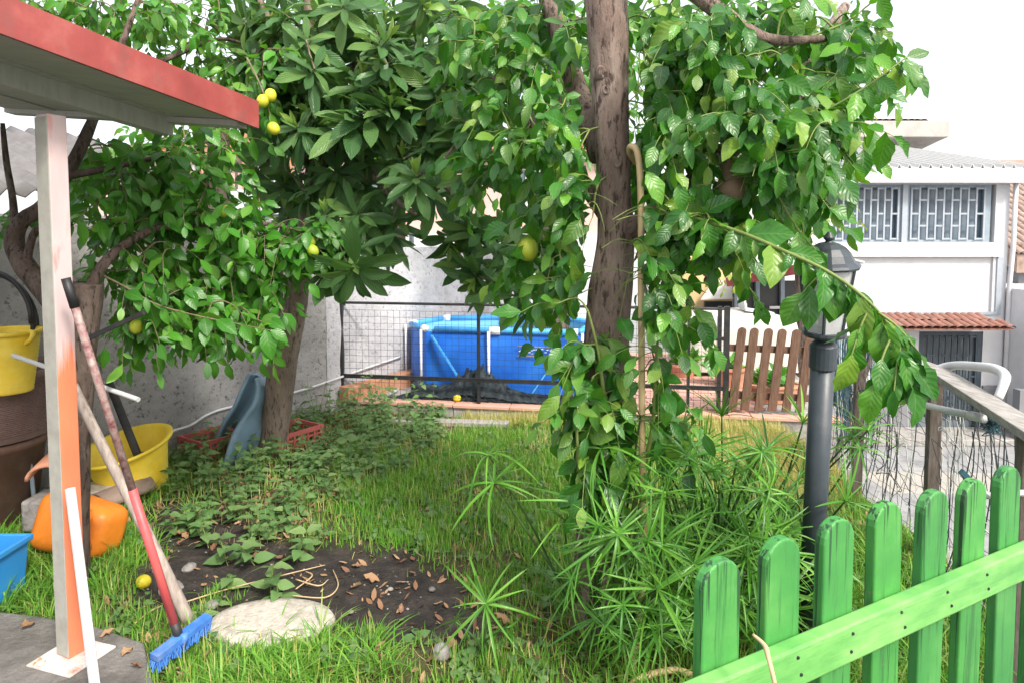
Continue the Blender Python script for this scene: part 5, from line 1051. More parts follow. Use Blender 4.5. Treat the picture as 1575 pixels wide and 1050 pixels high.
for px, py, d, r_ in ((1160, 190, 2.3, .032), (1142, 387, 2.35, .03), (812, 384, 2.75, .042), (1145, 358, 2.3, .026), (1232, 255, 2.3, .024), (1088, 432, 2.45, .014), (1225, 110, 2.5, .026)):
    ovoid('citrus_fruit', P(px, py, d), r_, r_ * 1.15, M['lemon_green'] if px != 1088 else M['gourd'], parent=ct.root)
gc = P(1122, 282, 2.4); gr = thing('hanging_gourd', gc - U * .1, 'brown gourd shaped fruit hanging among citrus leaves', 'gourd')
MB().lathe([(0, -.095), (.03, -.092), (.062, -.07), (.07, -.03), (.06, .01), (.036, .045), (.026, .075), (.031, .1), (.025, .125), (.012, .145), (.006, .2)], gc, 22, Matrix.Rotation(R(-12), 4, 'Y') @ Matrix.Scale(.7, 4)).build('fruit', M['gourd'], gr, smooth=True)
MB().tube([gc + Vector((-.03, 0, .18)), gc + Vector((-.05, .05, .28)), gc + Vector((-.06, .12, .36))], .005, 6).build('stalk', M['twig'], gr)

# ------------------------------------------------------------------ loquat tree
lq = Tree(thing('loquat_tree', G(418, 706), 'loquat tree with long dark leaves and leaning grey brown trunk', 'tree'))
lq.limb([G(412, 720, -.08), G(416, 704), P(425, 640, 4.78), P(435, 560, 4.76), P(452, 480, 4.72), P(464, 400, 4.66), P(478, 320, 4.6), P(486, 240, 4.5), P(484, 150, 4.4), P(478, 40, 4.3), P(470, -80, 4.3)], [.125, .105, .098, .098, .086, .072, .066, .06, .05, .04, .03], 7, 22, .07, 7, 'trunk', M['bark_loquat'])
lq.limb([P(430, 545, 4.66), P(432, 480, 4.58), P(434, 400, 4.5), P(440, 340, 4.45)], [.014, .011, .01, .008], 5, 8, .05, name='side_shoot', mat=M['bark_loquat'])
for pts in ([P(486, 250, 4.5), P(540, 195, 4.3), P(620, 165, 4.1), P(700, 110, 3.9)], [P(480, 300, 4.55), P(550, 255, 4.3), P(600, 300, 4.0), P(640, 330, 3.8)], [P(484, 170, 4.4), P(560, 90, 4.2), P(640, 30, 4.0)], [P(482, 140, 4.4), P(430, 70, 4.3), P(400, 0, 4.2)], [P(486, 260, 4.5), P(560, 215, 4.1), P(660, 260, 3.9), P(720, 330, 3.8), P(770, 395, 3.75)], [P(470, 370, 4.6), P(500, 360, 4.2), P(525, 370, 3.8)], [P(480, 250, 4.5), P(440, 230, 4.3), P(410, 250, 4.2)]):
    lq.limb(pts, [.045, .03, .018, .01][:len(pts)] if len(pts) < 5 else [.045, .035, .026, .018, .01], 6, 10, .06, mat=M['bark_loquat'])
young = []
def rosette(t, size=.24, n=13, axis=None, yng=True, face=.0):
    ax = (axis or (jit((0, -.35, .6), .35))).normalized(); o = ax.orthogonal().normalized(); b = ax.cross(o); a0 = random.random() * 6
    for i in range(n):
        a = a0 + i * 2.4; el = .15 + .9 * (i / n); side = o * math.cos(a) + b * math.sin(a); d = side * math.cos(el - .25) * 1.0 + ax * math.sin(el - .35) * 1.0 - U * random.uniform(.1, .55) * (1 - i / n * .8)
        lq.leaf.append((t - ax * (.05 * (1 - i / n)), d, ax * 1.0 + side * -.3 + jit((0, -.2, .2), .2), size * (1.1 - .45 * i / n) * random.uniform(.8, 1.15)))
    if yng:
        for i in range(4):
            a = a0 + i * 1.7; side = o * math.cos(a) + b * math.sin(a); young.append((t, ax + side * .35 + U * .3, side * -1 + jit((0, -.3, 0), .2), size * random.uniform(.4, .6)))
def lq_blob(bx, by, rx, ry, d, dr, n, size=.24, hang_=.25):
    for _ in range(int(n * 1.2)):
        t = P(bx + random.uniform(-rx, rx), by + random.uniform(-ry, ry), d + random.uniform(-dr, dr)); lq.branch_to(t, .05, .005, .016); rosette(t, size * random.uniform(.85, 1.1), random.randint(10, 15), None if random.random() > hang_ else jit((0, -.5, -.3), .3), random.random() < .28)
for b_ in ((440, 40, 70, 60, 4.2, .3, 13), (540, 50, 70, 60, 4.1, .3, 15), (640, 60, 70, 60, 3.95, .3, 15), (715, 110, 40, 50, 3.8, .2, 6), (430, 150, 40, 60, 4.3, .25, 9), (510, 150, 60, 50, 4.0, .3, 13), (600, 160, 60, 50, 3.85, .25, 12), (680, 190, 50, 40, 3.8, .2, 8), (440, 260, 45, 50, 4.35, .2, 8), (530, 270, 40, 40, 4.2, .2, 6), (580, 330, 40, 40, 4.0, .2, 6), (690, 340, 40, 40, 3.9, .15, 4), (520, 385, 25, 25, 3.75, .12, 4), (760, 390, 50, 40, 3.8, .12, 6), (810, 440, 30, 35, 3.8, .12, 3), (710, 390, 30, 30, 3.8, .1, 2), (395, 90, 25, 60, 4.4, .2, 5), (470, 300, 40, 40, 4.7, .2, 6), (600, 250, 60, 50, 4.5, .2, 7)): lq_blob(*b_)
for (x, y, d, sz) in ((640, 272, 3.35, .22), (735, 262, 3.35, .21), (742, 98, 3.65, .2), (545, 415, 3.6, .3), (500, 330, 3.7, .2), (620, 245, 3.7, .2)):
    t = P(x, y, d); lq.branch_to(t, .0, .006, .016); rosette(t, sz, 16, Vector((0, -.55, .75 if y < 400 else -.6)), y < 400)
lq.finish(M['leaf_loquat'], leaf_meshes('leaf', LANCE, .3, M['leaf_loquat'], 6, droop=.18, wave=.05), leaf_tpl(LANCE, .29, 3, 7, .3, .2, .05), M['bark_loquat'])
ya = [np.array([tuple(l[i]) for l in young]) for i in range(3)]; prop(batch('young_leaves', leaf_tpl(LANCE, .26, 3, 5, .5, .05), ya[0], ya[1], ya[2], np.array([l[3] for l in young]), M['leaf_young'], lq.root), kind='stuff')

# ------------------------------------------------------------------ lemon tree at the left
lm = Tree(thing('lemon_tree', G(134, 905), 'lemon tree with cut trunk and bright leaves at left', 'tree'))
lm.limb([G(121, 915, -.06), G(121, 900), P(121, 800, 3.0), P(122, 680, 3.0), P(125, 560, 3.0), P(130, 480, 3.0), P(133, 436, 3.0)], [.062, .05, .042, .045, .055, .064, .068], 6, 20, .1, 9, 'trunk', M['bark_lemon'])
lm.limb([P(128, 560, 3.02), P(100, 490, 3.05), P(70, 448, 3.1), P(38, 410, 3.15), P(22, 372, 3.2), P(34, 340, 3.2), P(66, 318, 3.25), P(100, 272, 3.3), P(130, 215, 3.4), P(165, 130, 3.6), P(205, 20, 3.8), P(240, -80, 4.0)], [.06, .056, .05, .047, .043, .036, .034, .03, .028, .02, .014, .008], 6, 14, .12, 9, mat=M['bark_lemon'])
lm.limb([P(24, 375, 3.2), P(20, 310, 3.25), P(10, 250, 3.3), P(4, 190, 3.3)], [.02, .016, .014, .01], 6, 8, .1, mat=M['bark_lemon'])
lm.limb([P(40, 405, 3.15), P(52, 360, 3.1), P(72, 350, 3.1), P(110, 345, 3.2)], [.02, .018, .016, .012], 6, 8, .1, mat=M['bark_lemon'])
lm.limb([P(128, 470, 3.0), P(165, 400, 3.1), P(240, 352, 3.3), P(330, 350, 3.5), P(410, 345, 3.7), P(480, 360, 3.8)], [.03, .024, .018, .014, .01, .006], 6, 10, .1, mat=M['bark_lemon'])
lm.limb([P(100, 272, 3.3), P(180, 256, 3.3), P(250, 240, 3.4), P(330, 215, 3.6)], [.02, .014, .01, .006], 6, 8, .1, mat=M['bark_lemon'])
lm.limb([P(165, 130, 3.6), P(260, 90, 3.9), P(340, 60, 4.2), P(400, 80, 4.2)], [.018, .014, .01, .006], 6, 8, .1, mat=M['bark_lemon'])
blobs = [(190, 270, 70, 50, 3.5, .3, 14), (265, 300, 75, 70, 3.5, .3, 24), (345, 350, 75, 70, 3.6, .3, 26), (430, 375, 65, 50, 3.7, .25, 18), (490, 365, 40, 35, 3.75, .15, 9), (300, 430, 80, 45, 3.5, .25, 18), (190, 400, 55, 70, 3.35, .25, 14), (390, 450, 50, 40, 3.6, .2, 12), (330, 490, 70, 30, 3.3, .15, 10), (230, 480, 50, 35, 3.2, .12, 6), (400, 490, 25, 20, 3.3, .1, 3), (250, 420, 60, 60, 3.3, .2, 8), (140, 270, 40, 50, 3.6, .2, 5), (205, 500, 35, 30, 3.3, .12, 6), (180, 330, 45, 45, 3.3, .2, 8),
  (310, 220, 70, 35, 3.6, .25, 12), (300, 30, 90, 45, 4.2, .4, 17), (200, 20, 70, 40, 4.0, .3, 16), (380, 140, 45, 60, 4.1, .25, 16), (420, 90, 40, 40, 4.0, .25, 8), (250, 110, 80, 50, 4.2, .3, 9), (340, 110, 50, 50, 4.3, .3, 5), (120, 10, 60, 30, 4.0, .3, 8), (240, 230, 60, 30, 3.5, .2, 8), (70, 10, 50, 20, 3.8, .2, 3), (20, 330, 18, 20, 3.3, .1, 2)]
lm.fill(blobs, .1, .027, .15, (0, -.55, .75), .6, mul=1.9)
hang(lm, [P(150, 420, 3.1), P(190, 440, 3.1), P(240, 468, 3.1), P(300, 485, 3.1), P(360, 497, 3.1), P(415, 508, 3.1)], .034, .12, (0, -.7, .6), .6, (.006, .002), .25)
hang(lm, [P(380, 90, 3.7), P(400, 130, 3.6), P(412, 165, 3.55), P(420, 190, 3.55)], .04, .09)
lm.finish(M['leaf_lemon'], leaf_meshes('leaf', OVATE, .5, M['leaf_lemon'], 6, wave=.06), leaf_tpl(OVATE, .5, 3, 6, .3, .25, .06), M['twig'])
for px, py, d, c_ in ((404, 156, 3.5, 0), (416, 147, 3.52, 0), (421, 198, 3.5, 0), (360, 210, 3.55, 0), (481, 386, 3.55, 1), (345, 325, 3.4, 1), (477, 372, 3.6, 1), (209, 503, 3.2, 1)):
    ovoid('lemon_fruit', P(px, py, d), .03, .034, M['lemon_green' if c_ else 'lemon_tree'], parent=lm.root, Mx=Matrix.Rotation(R(random.uniform(-40, 40)), 4, 'Y'))

# ------------------------------------------------------------------ light shrub far behind the citrus crown
fs = Tree(thing('far_shrub', (P(1240, 500, 8).x, 8, COURT), 'sparse yellow green tree in front of the white house', 'tree'))
fs.limb([Vector((P(1240, 500, 8).x, 8, COURT)), P(1236, 480, 8), P(1232, 300, 8), P(1225, 120, 8), P(1215, 0, 8)], [.12, .1, .08, .05, .03], 6, 10, .05, name='trunk', mat=M['bark_lemon'])
fs.fill([(1250, 290, 35, 70, 8, .5, 44), (1235, 160, 50, 60, 8, .6, 46), (1290, 110, 50, 60, 8, .5, 30), (1230, 60, 70, 50, 8, .6, 36), (1310, 50, 40, 40, 8, .5, 18), (1170, 260, 50, 60, 8, .5, 26), (1150, 180, 60, 80, 8.2, .5, 30), (1120, 400, 40, 40, 8, .4, 12)], .085, .06, .3, (0, -.4, .8), .4)
fs.finish(M['leaf_far'], leaf_meshes('leaf', OVATE, .5, M['leaf_far'], 3, nu=3, nv=5), leaf_tpl(OVATE, .5, 3, 4, .3, .2), M['twig'], keep=0)
# distant green mass behind wall at the top left and centre
def far_tree(name, px, py, d, r, n, label, size=.16):
    b = Vector((P(px, 500, d).x, d, COURT)); t = Tree(thing(name, b, label, 'tree')); t.limb([b, P(px, 400, d), P(px + 8, py + 40, d), P(px, py - 30, d)], [.2, .17, .12, .06], 6, 10, .05, name='trunk', mat=M['bark_lemon'])
    t.fill([(px, py, r, r * .8, d, 1.0, n)], size, .09, .45, (0, -.4, .8), .5); t.finish(M['leaf_lemon'], leaf_meshes('leaf', OVATE, .5, M['leaf_lemon'], 2, nu=3, nv=5), leaf_tpl(OVATE, .5, 3, 4, .3, .2), M['twig'], keep=0)
far_tree('far_tree', 330, 150, 8.5, 110, 50, 'green tree behind the lemon tree and canopy')
far_tree('far_tree', 600, 90, 7.5, 190, 230, 'green tree behind the loquat crown')
far_tree('far_tree', 850, 110, 6.8, 170, 240, 'green tree behind the citrus trunk')
for i, pt in enumerate(POTS):
    n_ = 26; c = np.array(pt.location) + np.array((0, 0, .15)); a = RNG.random(n_) * 6.28; yd = np.stack([np.cos(a), np.sin(a), RNG.uniform(.6, 2, n_)], 1)
    prop(batch('leaves', leaf_tpl(OVATE, .4, 3, 4, .3, .3), np.repeat(c[None], n_, 0) + RNG.normal(0, .04, (n_, 3)) * (2, 1, .3), yd, np.tile((0, -.5, .8), (n_, 1)) + RNG.normal(0, .3, (n_, 3)), RNG.uniform(.1, .28, n_), M['leaf_lemon'], pt), kind='stuff')

# ------------------------------------------------------------------ papyrus
ray_tpls = [leaf_tpl(STRIP, .046, 3, 8, .5, q) for q in (.2, .4, .6, .85)]
WH = []
for i in range(9):
    n_ = random.randint(10, 18); a = np.arange(n_) * 2 * math.pi / n_ + RNG.normal(0, .35, n_); el = RNG.uniform(-.1, .7, n_) + (.65 if i in (5, 7) else .3 if i in (4, 8) else 0); yd = np.stack([np.cos(a) * np.cos(el), np.sin(a) * np.cos(el), np.sin(el)], 1); zd = np.tile((0., 0., 1.), (n_, 1)) + RNG.normal(0, .1, (n_, 3))
    o = batch('leaf_whorl', ray_tpls[i % 4], np.zeros((n_, 3)), yd, zd, RNG.uniform(.5, 1.25, n_), M['leaf_papyrus'], tint=RNG.uniform(0, .45, n_), curl=(.4, 1.4)); WH.append(o.data); bpy.data.objects.remove(o)
M['culm'] = pm('dark_green_culm', [(.03, .075, .02), (.06, .12, .03)], 20, .5, .1, 50)
def papyrus(base, tips, label, size=.2):
    t = thing('papyrus_plant', base, label, 'plant', 'papyrus plants round the citrus trunk')
    for q in tips:
        if q[2] < 2.62 and 1212 < q[0] < 1290 and len(q) > 3: continue      # nothing grows between the lamp post and the fence
        tip = P(*q[:3]); b = base + Vector((random.gauss(0, .07), random.gauss(0, .06), -.01)); L = (tip - b).length; mid = b.lerp(tip, .5) + U * .05 * L + jit((0, 0, 0), .012); path = smooth_path([b, mid, tip], 6)
        cu = MB().tube(path, lerp_list([.006, .0036], len(path)), 6).build('culm', M['culm'], t, smooth=True)
        ax = ((path[-1] - path[-3]).normalized() * .8 + jit((0, -.15, .15), .32)).normalized(); x, y, z = frame_from(ax.orthogonal(), ax); sc = (q[3] if len(q) > 3 else size) * random.uniform(.75, 1.05)
        inst('leaf_whorl', random.choice(WH), cu, axes(x * sc, y * sc, z * sc, tip))
def rnd_tips(n, x0, x1, y0, y1, d0, d1): return [(random.uniform(x0, x1), random.uniform(y0, y1), random.uniform(d0, d1), random.uniform(.13, .21)) for _ in range(n)]
papyrus(G(900, 945), [(752, 700, 2.62, .22), (760, 742, 2.55, .24), (868, 800, 2.55), (890, 900, 2.5, .16), (905, 780, 2.45)], 'papyrus leaning left over the lawn from the trunk base')
papyrus(G(745, 1008), [(748, 928, 2.46, .2), (700, 955, 2.45, .13), (775, 965, 2.42, .14)], 'low young papyrus at the edge of the bare soil')
papyrus(G(950, 990), [(968, 722, 2.36, .2), (925, 690, 2.4, .2), (1020, 838, 2.2, .2), (950, 820, 2.25, .2), (958, 930, 2.2, .19), (880, 890, 2.35, .17), (985, 640, 2.45, .17), (905, 850, 2.3), (1010, 905, 2.2, .17), (930, 960, 2.25, .15), (985, 770, 2.35), (1040, 960, 2.2, .16)] + rnd_tips(26, 920, 1070, 800, 1010, 2.2, 2.5), 'papyrus in front of the citrus trunk beside the hose')
papyrus(G(1085, 945), [(1085, 680, 2.75, .22), (1050, 655, 2.8, .22), (1110, 640, 2.85, .2), (1180, 690, 2.8, .2), (1150, 745, 2.7), (1130, 800, 2.6), (1080, 770, 2.6), (1015, 700, 2.65), (1120, 860, 2.4), (1175, 850, 2.35), (1050, 850, 2.4), (1200, 780, 2.6), (1060, 720, 2.7), (1165, 800, 2.5), (1100, 740, 2.7)] + rnd_tips(96, 1005, 1235, 690, 970, 2.3, 2.9), 'dense papyrus clump between hose and lamp post')
papyrus(G(1205, 950), [(1268, 800, 2.35, .18), (1300, 770, 2.45, .18), (1225, 745, 2.7), (1190, 830, 2.4), (1290, 870, 2.4, .16), (1240, 880, 2.35, .16), (1200, 900, 2.35, .16), (1265, 930, 2.3, .15)] + rnd_tips(26, 1140, 1300, 780, 980, 2.3, 2.75), 'papyrus at the foot of the lamp post')
papyrus(G(1150, 900), [(1312, 668, 2.75, .2), (1335, 662, 2.72, .2), (1322, 690, 2.7, .18), (1235, 650, 2.8, .18)] + rnd_tips(3, 1100, 1240, 680, 760, 2.8, 3.1), 'papyrus with stems reaching right past the lamp post')

def straps(t, pts, lo, hi, n):
    pos, yd, zd, sc = [], [], [], []
    for bx, by in pts:
        for _ in range(n):
            a = random.random() * 6.283; g = G(bx + random.gauss(0, 26), by + random.gauss(0, 14)); s_ = random.uniform(.1, .75); pos.append(tuple(g)); yd.append((math.cos(a) * s_, math.sin(a) * s_, 1)); zd.append((math.cos(a), math.sin(a), -.5)); sc.append(random.uniform(lo, hi))
    prop(batch('strap_leaves', leaf_tpl(STRIP, .026, 3, 8, .5, .45), np.array(pos), np.array(yd), -np.array(zd), np.array(sc), M['leaf_papyrus'], t, curl=(.2, 1.6)), kind='stuff')
for t, pts, lo, hi, n in zip([o for o in bpy.data.objects if o.name.startswith('papyrus_plant')], ([(890, 950)], [(745, 1008)], [(960, 985), (1020, 1000)], [(1060, 940), (1120, 930), (1100, 890), (1160, 960)], [(1180, 940), (1205, 900)], [(1150, 890), (1200, 880)]), (.2, .08, .15, .25, .2, .25), (.4, .16, .38, .6, .45, .55), (50, 16, 70, 80, 60, 60)): straps(t, pts, lo, hi, n)

# ------------------------------------------------------------------ grass, weeds, litter
def scatter(n, x0, x1, y0, y1, fn):
    out = []
    for _ in range(n):
        x, y = random.uniform(x0, x1), random.uniform(y0, y1)
        if fn(x, y) > random.random(): out.append((x, y))
    return out
def behind_wall(x, y): return (Vector((x, y, 0)) - WA).dot(wn) > -.05
def past_kerb(x, y): return (Vector((x, y, 0)) - KL).dot(kn) > -.03
def on_slab(x, y):
    px, py = pxy(x, y); return py > 948 + max(0, (px)) * .19 and px < 228
def dry_f(x, y):
    px, py = pxy(x, y); return max(0, 1 - ell(px, py, 1200, 690, 170, 105)) ** .5 if ell(px, py, 1200, 690, 170, 105) < 1 else 0
def weedy(x, y):
    px, py = pxy(x, y); v = min(ell(px, py, 470, 700, 210, 95, -8), ell(px, py, 560, 660, 130, 50), ell(px, py, 370, 790, 120, 60)); return max(0, min(1, (1.15 - v + .3 * nz(x, y, 3, 4)) * 1.6))
def lawn(x, y):
    if behind_wall(x, y) or past_kerb(x, y) or on_slab(x, y): return 0
    px, py = pxy(x, y)
    if px < -60 or px > 1640 or py < 560: return 0
    g = 1 - bare(x, y); g *= 1 - .85 * weedy(x, y); g *= .55 + .7 * max(0, min(1, .5 + 1.3 * nz(x, y, 2.3, 9)))
    if ell(px, py, 700, 740, 190, 90) < 1: g = max(g, .95 * (1 - bare(x, y)))
    if ell(px, py, 640, 650, 240, 25) < 1: g *= .35
    if ell(px, py, 850, 950, 130, 60) < 1: g *= .55
    if ell(px, py, 418, 958, 100, 42) < 1: g = 0
    return min(1, g)
def grass_batch(name, pts, lo, hi, mat, label, wd=.055, tpl=None, spread=.55, longf=None):
    m = len(pts); pos = np.array([(x, y, ground_z(x, y) - .004) for x, y in pts]); a = RNG.random(m) * 6.283; s_ = np.abs(RNG.normal(0, spread, m)); yd = np.stack([np.cos(a) * s_, np.sin(a) * s_, np.ones(m)], 1); zd = np.stack([-np.cos(a), -np.sin(a), np.full(m, .4)], 1) * -1
    zd[:, 2] = .5; sc = RNG.uniform(lo, hi, m) * (np.array([longf(x, y) for x, y in pts]) if longf else 1)
    return prop(batch(name, tpl or leaf_tpl(BLADE, wd, 2, 4, 0, .42), pos, yd, zd, sc, mat), label, kind='stuff')
def longf(x, y):
    px, py = pxy(x, y); v = 1.
    if ell(px, py, 420, 1015, 190, 60) < 1: v = 1.9
    if ell(px, py, 200, 860, 170, 75) < 1: v = 1.5
    if px > 900: v = 1.3
    return v * (.75 + .5 * max(0, .5 + nz(x, y, 3, 1)))
def patch(x, y): return max(0., min(1., .55 + 1.5 * nz(x, y, 1.9, 9) + .7 * nz(x, y, 6, 3)))
pts = scatter(240000, -3.3, EDGE - .03, 2.05, 6.1, lambda x, y: lawn(x, y) * (.28 + .72 * patch(x, y)) * (1 - dry_f(x, y))); grass_batch('grass', pts, .025, .075, M['grass'], 'short green grass covering the garden', .1, spread=.9)
def tufts(centres, n, lo, hi, rad, mat, name, label, wd=.05):
    pos, yd, zd, sc, tt = [], [], [], [], []
    for x, y in centres:
        h = random.uniform(lo, hi); t0 = random.random()
        for _ in range(random.randint(n // 2, n)):
            a = random.random() * 6.283; r_ = abs(random.gauss(0, rad)); q = (x + r_ * math.cos(a), y + r_ * math.sin(a)); s_ = random.uniform(.1, 1.3); a += random.gauss(0, .4)
            pos.append((q[0], q[1], ground_z(*q) - .004)); yd.append((math.cos(a) * s_, math.sin(a) * s_, 1)); zd.append((math.cos(a), math.sin(a), .5)); sc.append(h * random.uniform(.5, 1.2)); tt.append((t0 + random.gauss(0, .12)) % 1)
    return prop(batch(name, leaf_tpl(BLADE, wd, 2, 5, 0, .5), np.array(pos), np.array(yd), -np.array(zd) * (1, 1, -1), np.array(sc), mat, tint=np.array(tt)), label, kind='stuff')
tufts(scatter(5200, -3.2, EDGE - .05, 2.05, 6.0, lambda x, y: lawn(x, y) * patch(x, y) * (1 - dry_f(x, y))), 16, .05, .12, .02, M['grass'], 'grass_tufts', 'arching grass tufts scattered over the lawn')
def fore(x, y):
    px, py = pxy(x, y); v = 0
    if ell(px, py, 430, 1025, 200, 50) < 1: v = 1
    if ell(px, py, 190, 850, 170, 80) < 1: v = .5
    if ell(px, py, 30, 900, 90, 70) < 1: v = .9
    if px > 880 and py > 820: v = .45
    return 0 if on_slab(x, y) or behind_wall(x, y) or ell(px, py, 418, 944, 98, 31) < 1 or ell(px, py, 275, 1020, 45, 30) < 1 else v * (1 - bare(x, y) * .9)
tufts(scatter(3600, -3.2, EDGE - .05, 2.05, 4.6, fore), 20, .09, .19, .022, M['grass'], 'long_grass', 'long arching grass in the foreground', .042)
pts = scatter(46000, .9, EDGE - .01, 2.6, 5.7, lambda x, y: 0 if past_kerb(x, y) else min(1, 1.4 * dry_f(x, y))); grass_batch('dry_grass', pts, .06, .17, M['grass_dry'], 'yellow dry grass before the brown gate', .035)
pts = scatter(36000, -3.2, EDGE, 2.1, 6, lambda x, y: lawn(x, y) * .4 + (.2 if weedy(x, y) > .4 and not behind_wall(x, y) else 0)); grass_batch('straw', pts, .05, .13, M['grass_dry'], 'dry straw lying among the grass', .03, spread=1.6)
# kerb-side tufts
pts = [(lambda p: (p.x, p.y))(kp(random.uniform(1.35, 2.55), -random.uniform(.02, .2), 0)) for _ in range(2600)]; grass_batch('pale_tuft', pts, .05, .14, M['grass_dry'], 'pale tufts growing along the kerb', .03)

NT = leaf_tpl(NETTLE, .62, 3, 5, .25, .3, .05)
def weed_leaves(x, y, h, n, size, out):
    z0 = ground_z(x, y); lean = Vector((random.gauss(0, .22), random.gauss(0, .22), 1)).normalized()
    for i in range(n):
        t = (i + .6) / n; p = Vector((x, y, z0)) + lean * h * t; a = i * 1.57 + random.random() * .5
        for s_ in (0, math.pi):
            d = Vector((math.cos(a + s_), math.sin(a + s_), random.uniform(-.1, .5))); out.append((p, d, jit((0, -.2, 1), .25), size * (.65 + .6 * math.sin(math.pi * (.25 + .65 * t))) * random.uniform(.75, 1.2)))
    return Vector((x, y, z0)), Vector((x, y, z0)) + lean * h
out = []; st = MB()
for x, y in scatter(3000, -3.0, .3, 2.9, 6.0, lambda x, y: 0 if behind_wall(x, y) or past_kerb(x, y) else .36 * weedy(x, y) * (0 if ell(*pxy(x, y), 455, 700, 34, 18) < 1 else 1)):
    hs = 1.9 if ell(*pxy(x, y), 570, 648, 95, 40) < 1 else 1; a, b = weed_leaves(x, y, random.uniform(.06, .22) * hs, random.randint(3, 5) + int(hs), random.uniform(.035, .065), out); st.tube([a, b], .0015, 3, False)
for x, y in scatter(4200, -2.6, 1.9, 2.3, 5.4, lambda x, y: .3 * lawn(x, y)): weed_leaves(x, y, random.uniform(.02, .07), 2, random.uniform(.03, .055), out)
A_ = [np.array([tuple(l[i]) for l in out]) for i in range(3)]; wm = batch('weeds', NT, A_[0], A_[1], A_[2], np.array([l[3] for l in out]), M['leaf_weed']); prop(wm, 'mass of grey green nettle weeds under the loquat', kind='stuff')
prop(st.build('weed_stems', M['green_twig']), 'thin stems of the nettle weeds', kind='stuff')
NL = ['young nettle in front of the soil patch, second from the broom', 'young nettle at the left edge of the nettle patch near broom', 'young nettle at mid front of the patch before the soil', 'nettle sprig standing alone behind the cement disc',
 'young nettle at the right front edge of the patch', 'smallest nettle sprig, left of the cement disc', 'nettle sprig overlapping the rear rim of the cement disc', 'leafy nettle just right of the red broom handle', 'nettle at the right edge where soil meets lawn', 'bushy nettle in the middle of the patch',
 'tall nettle beside the yellow tub', 'tall nettle in front of the left red crate', 'tall nettle between yellow tub and red crate', 'tall nettle in the patch centre before the loquat trunk', 'tall nettle at the foot of the slate blue slide', 'tall nettle right of the loquat trunk near the lawn', 'tall nettle at the far right of the patch by the lawn']
nm = leaf_meshes('leaf', NETTLE, .66, M['leaf_weed'], 4, nu=3, nv=6, fold=.2, droop=.3)
for i, (px, py, h, n_) in enumerate(((352, 868, .17, 3), (322, 842, .13, 3), (395, 868, .16, 3), (415, 905, .15, 3), (455, 862, .16, 3), (345, 905, .07, 2), (430, 925, .1, 3), (300, 812, .14, 3), (470, 845, .13, 3), (400, 830, .16, 4), (285, 762, .2, 4), (318, 745, .22, 4), (300, 730, .2, 4), (440, 800, .18, 4), (372, 740, .2, 4), (505, 745, .2, 4), (540, 720, .2, 4))):
    g = G(px, py); lv = []; a, b = weed_leaves(g.x, g.y, h, n_, .085 if py > 800 else .07, lv); t = thing('nettle_plant', a, NL[i], 'weed', 'nettle weeds on the bare soil' if py > 800 else 'nettle weeds under the loquat tree')
    MB().tube([a - U * .02, b], [.003, .0015], 5).build('stem', M['green_twig'], t)
    for p, d, nn, s_ in lv:
        x, y, z = frame_from(d, nn); inst('leaf', random.choice(nm), t, axes(x * s_, y * s_, z * s_, p))
# fallen leaves: the larger ones are things, the crumbs are litter
dl = leaf_meshes('dry_leaf', OVATE, .55, M['dryleaf'], 5, nu=5, nv=6, fold=.5, droop=-.25, wave=.25)
spots = [(1 * random.gauss(285, 30), random.gauss(835, 25)) for _ in range(10)] + [(random.gauss(640, 40), random.gauss(950, 25)) for _ in range(5)] + [(random.gauss(820, 60), random.gauss(925, 35)) for _ in range(11)] + [(random.gauss(560, 70), random.gauss(880, 20)) for _ in range(4)] + [(random.uniform(640, 830), random.uniform(640, 658)) for _ in range(14)] + [(random.gauss(180, 60), random.gauss(1010, 20)) for _ in range(8)]
for px, py in spots:
    g = G(px, py); 
    if past_kerb(g.x, g.y): continue
    s_ = random.uniform(.035, .075); x, y, z = frame_from((random.gauss(0, 1), random.gauss(0, 1), random.uniform(-.05, .1)), jit((0, 0, 1), .2)); o = inst('dry_leaf', random.choice(dl), None, axes(x * s_, y * s_, z * s_, (g.x, g.y, ground_z(g.x, g.y) + .012 + (.03 if px < 240 and py > 960 else 0)))); prop(o, *( ('dry brown leaf lying on the concrete slab near the broom', 'leaf', 'dry leaves on the slab') if px < 240 and py > 960 else ('dry brown leaf in the drift below the terrace kerb', 'leaf', 'dry leaves below the kerb') if py < 670 else ('dry brown leaf on dark soil behind the broom handle', 'leaf', 'dry leaves behind the broom') if px < 400 else ('dry brown leaf at the foot of the papyrus', 'leaf', 'dry leaves under the papyrus') if px > 720 else ('dry brown leaf on the middle of the bare soil', 'leaf', 'dry leaves on the bare soil')))
m = 5200; P2 = scatter(m * 4, -3, 2.0, 2.1, 6, lambda x, y: 0 if behind_wall(x, y) or past_kerb(x, y) else (.2 - .1 * bare(x, y) + .3 * max(0, nz(x, y, 1.7, 6)) + .7 * weedy(x, y) * (1 - bare(x, y)) + (.8 if ell(*pxy(x, y), 260, 1010, 70, 45) < 1 else 0)))[:m]; m = len(P2)
pos = np.array([(x, y, ground_z(x, y) + .006) for x, y in P2]); a = RNG.random(m) * 6.28; prop(batch('leaf_litter', leaf_tpl(OVATE, .5, 3, 4, .5, -.4, .2), pos, np.stack([np.cos(a), np.sin(a), RNG.normal(.05, .15, m)], 1), np.tile((0., 0., 1.), (m, 1)) + RNG.normal(0, .25, (m, 3)), RNG.uniform(.015, .05, m), M['dryleaf']), 'small dry leaf litter and crumbs on the soil', kind='stuff')
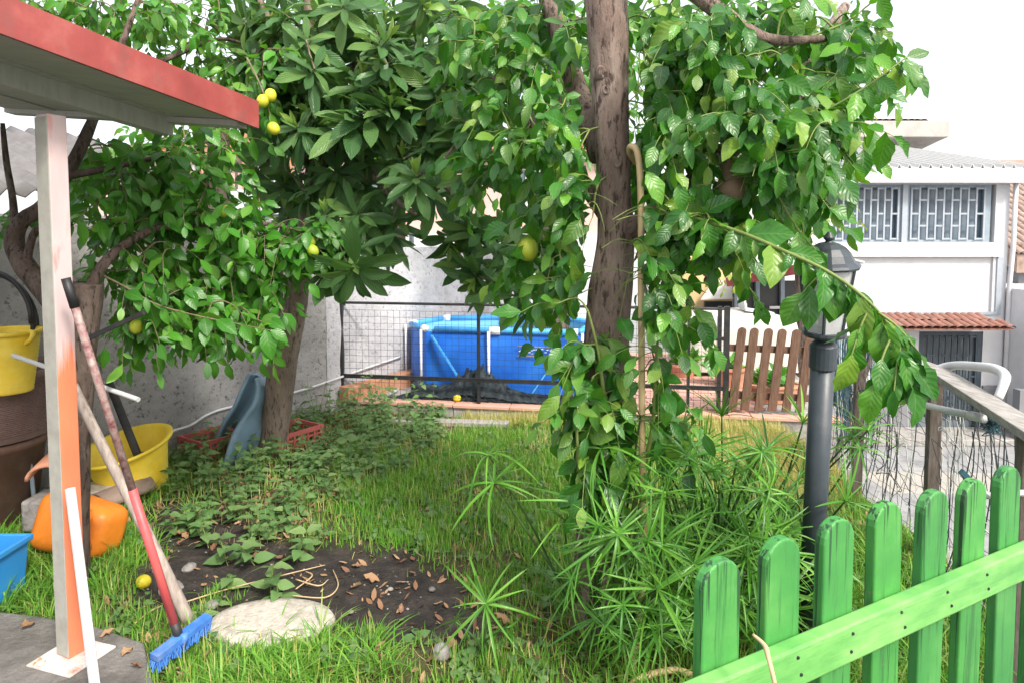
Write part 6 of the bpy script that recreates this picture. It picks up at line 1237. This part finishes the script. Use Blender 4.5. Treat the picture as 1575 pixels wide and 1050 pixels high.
# twigs and stones on the soil
for i, q in enumerate((((270, 930), (350, 905), (450, 880), (500, 868)), ((450, 915), (500, 918), (520, 900), (512, 875)), ((455, 890), (490, 900), (505, 890)), ((455, 905), (480, 885), (470, 878)), ((205, 960), (230, 940), (250, 930)))):
    path = smooth_path([G(x, y, .012 + .012 * random.random()) for x, y in q], 5); prop(MB().tube(path, lerp_list([.003, .0035, .0018], len(path)), 6).build('dry_twig', M['straw'], origin=path[0], smooth=True), ('longest straw coloured twig, stretching across the soil behind the disc', 'hooked dry twig curling up at the centre of the soil', 'short straight dry twig inside the hooked one', 'small forked dry twig right behind the cement disc', 'short dry twig in the grass left of the broom')[i], 'twig', 'twigs on the bare soil')
mb = MB()
for x, y in scatter(900, -2.4, .2, 2.3, 4.2, lambda x, y: .7 * bare(x, y)):
    r_ = random.uniform(.002, .008); c = Vector((x, y, ground_z(x, y) + r_ * .3)); v = [c + Vector((random.uniform(.6, 1.3) * r_ * sx, random.uniform(.6, 1.3) * r_ * sy, random.uniform(.5, 1.1) * r_ * sz)) for sx, sy, sz in ((1, 0, 0), (-1, 0, 0), (0, 1, 0), (0, -1, 0), (0, 0, 1), (0, 0, -1))]; mb.add(v, [(0, 2, 4), (2, 1, 4), (1, 3, 4), (3, 0, 4), (2, 0, 5), (1, 2, 5), (3, 1, 5), (0, 3, 5)])
prop(mb.build('soil_crumbs', M['stone']), 'small stones and clods on the dark soil', kind='stuff')
for si, (px, py, r_) in enumerate(((248, 878, .04), (292, 872, .035), (262, 905, .05), (325, 930, .03), (600, 905, .013), (540, 940, .012), (665, 905, .016))):
    bm = bmesh.new(); bmesh.ops.create_icosphere(bm, subdivisions=2, radius=r_)
    for v in bm.verts: v.co *= 1 + .35 * mnoise.noise(v.co * 20 + Vector((px, 0, 0))); v.co.z *= .6
    me = bpy.data.meshes.new('stone'); bm.to_mesh(me); bm.free(); prop(link('stone', me, M['stone'], origin=G(px, py, .008)), ('grey stone on the soil just behind the broom handle', 'grey stone right of the broom and pole on dark soil', 'largest grey stone, right beside the fallen lemon', 'grey stone at the left rim of the cement disc', 'small pebble at the middle of the bare soil', 'small pebble right of the cement disc', 'pebble at the right end of the bare soil')[si], 'stone', 'stones on the bare soil')
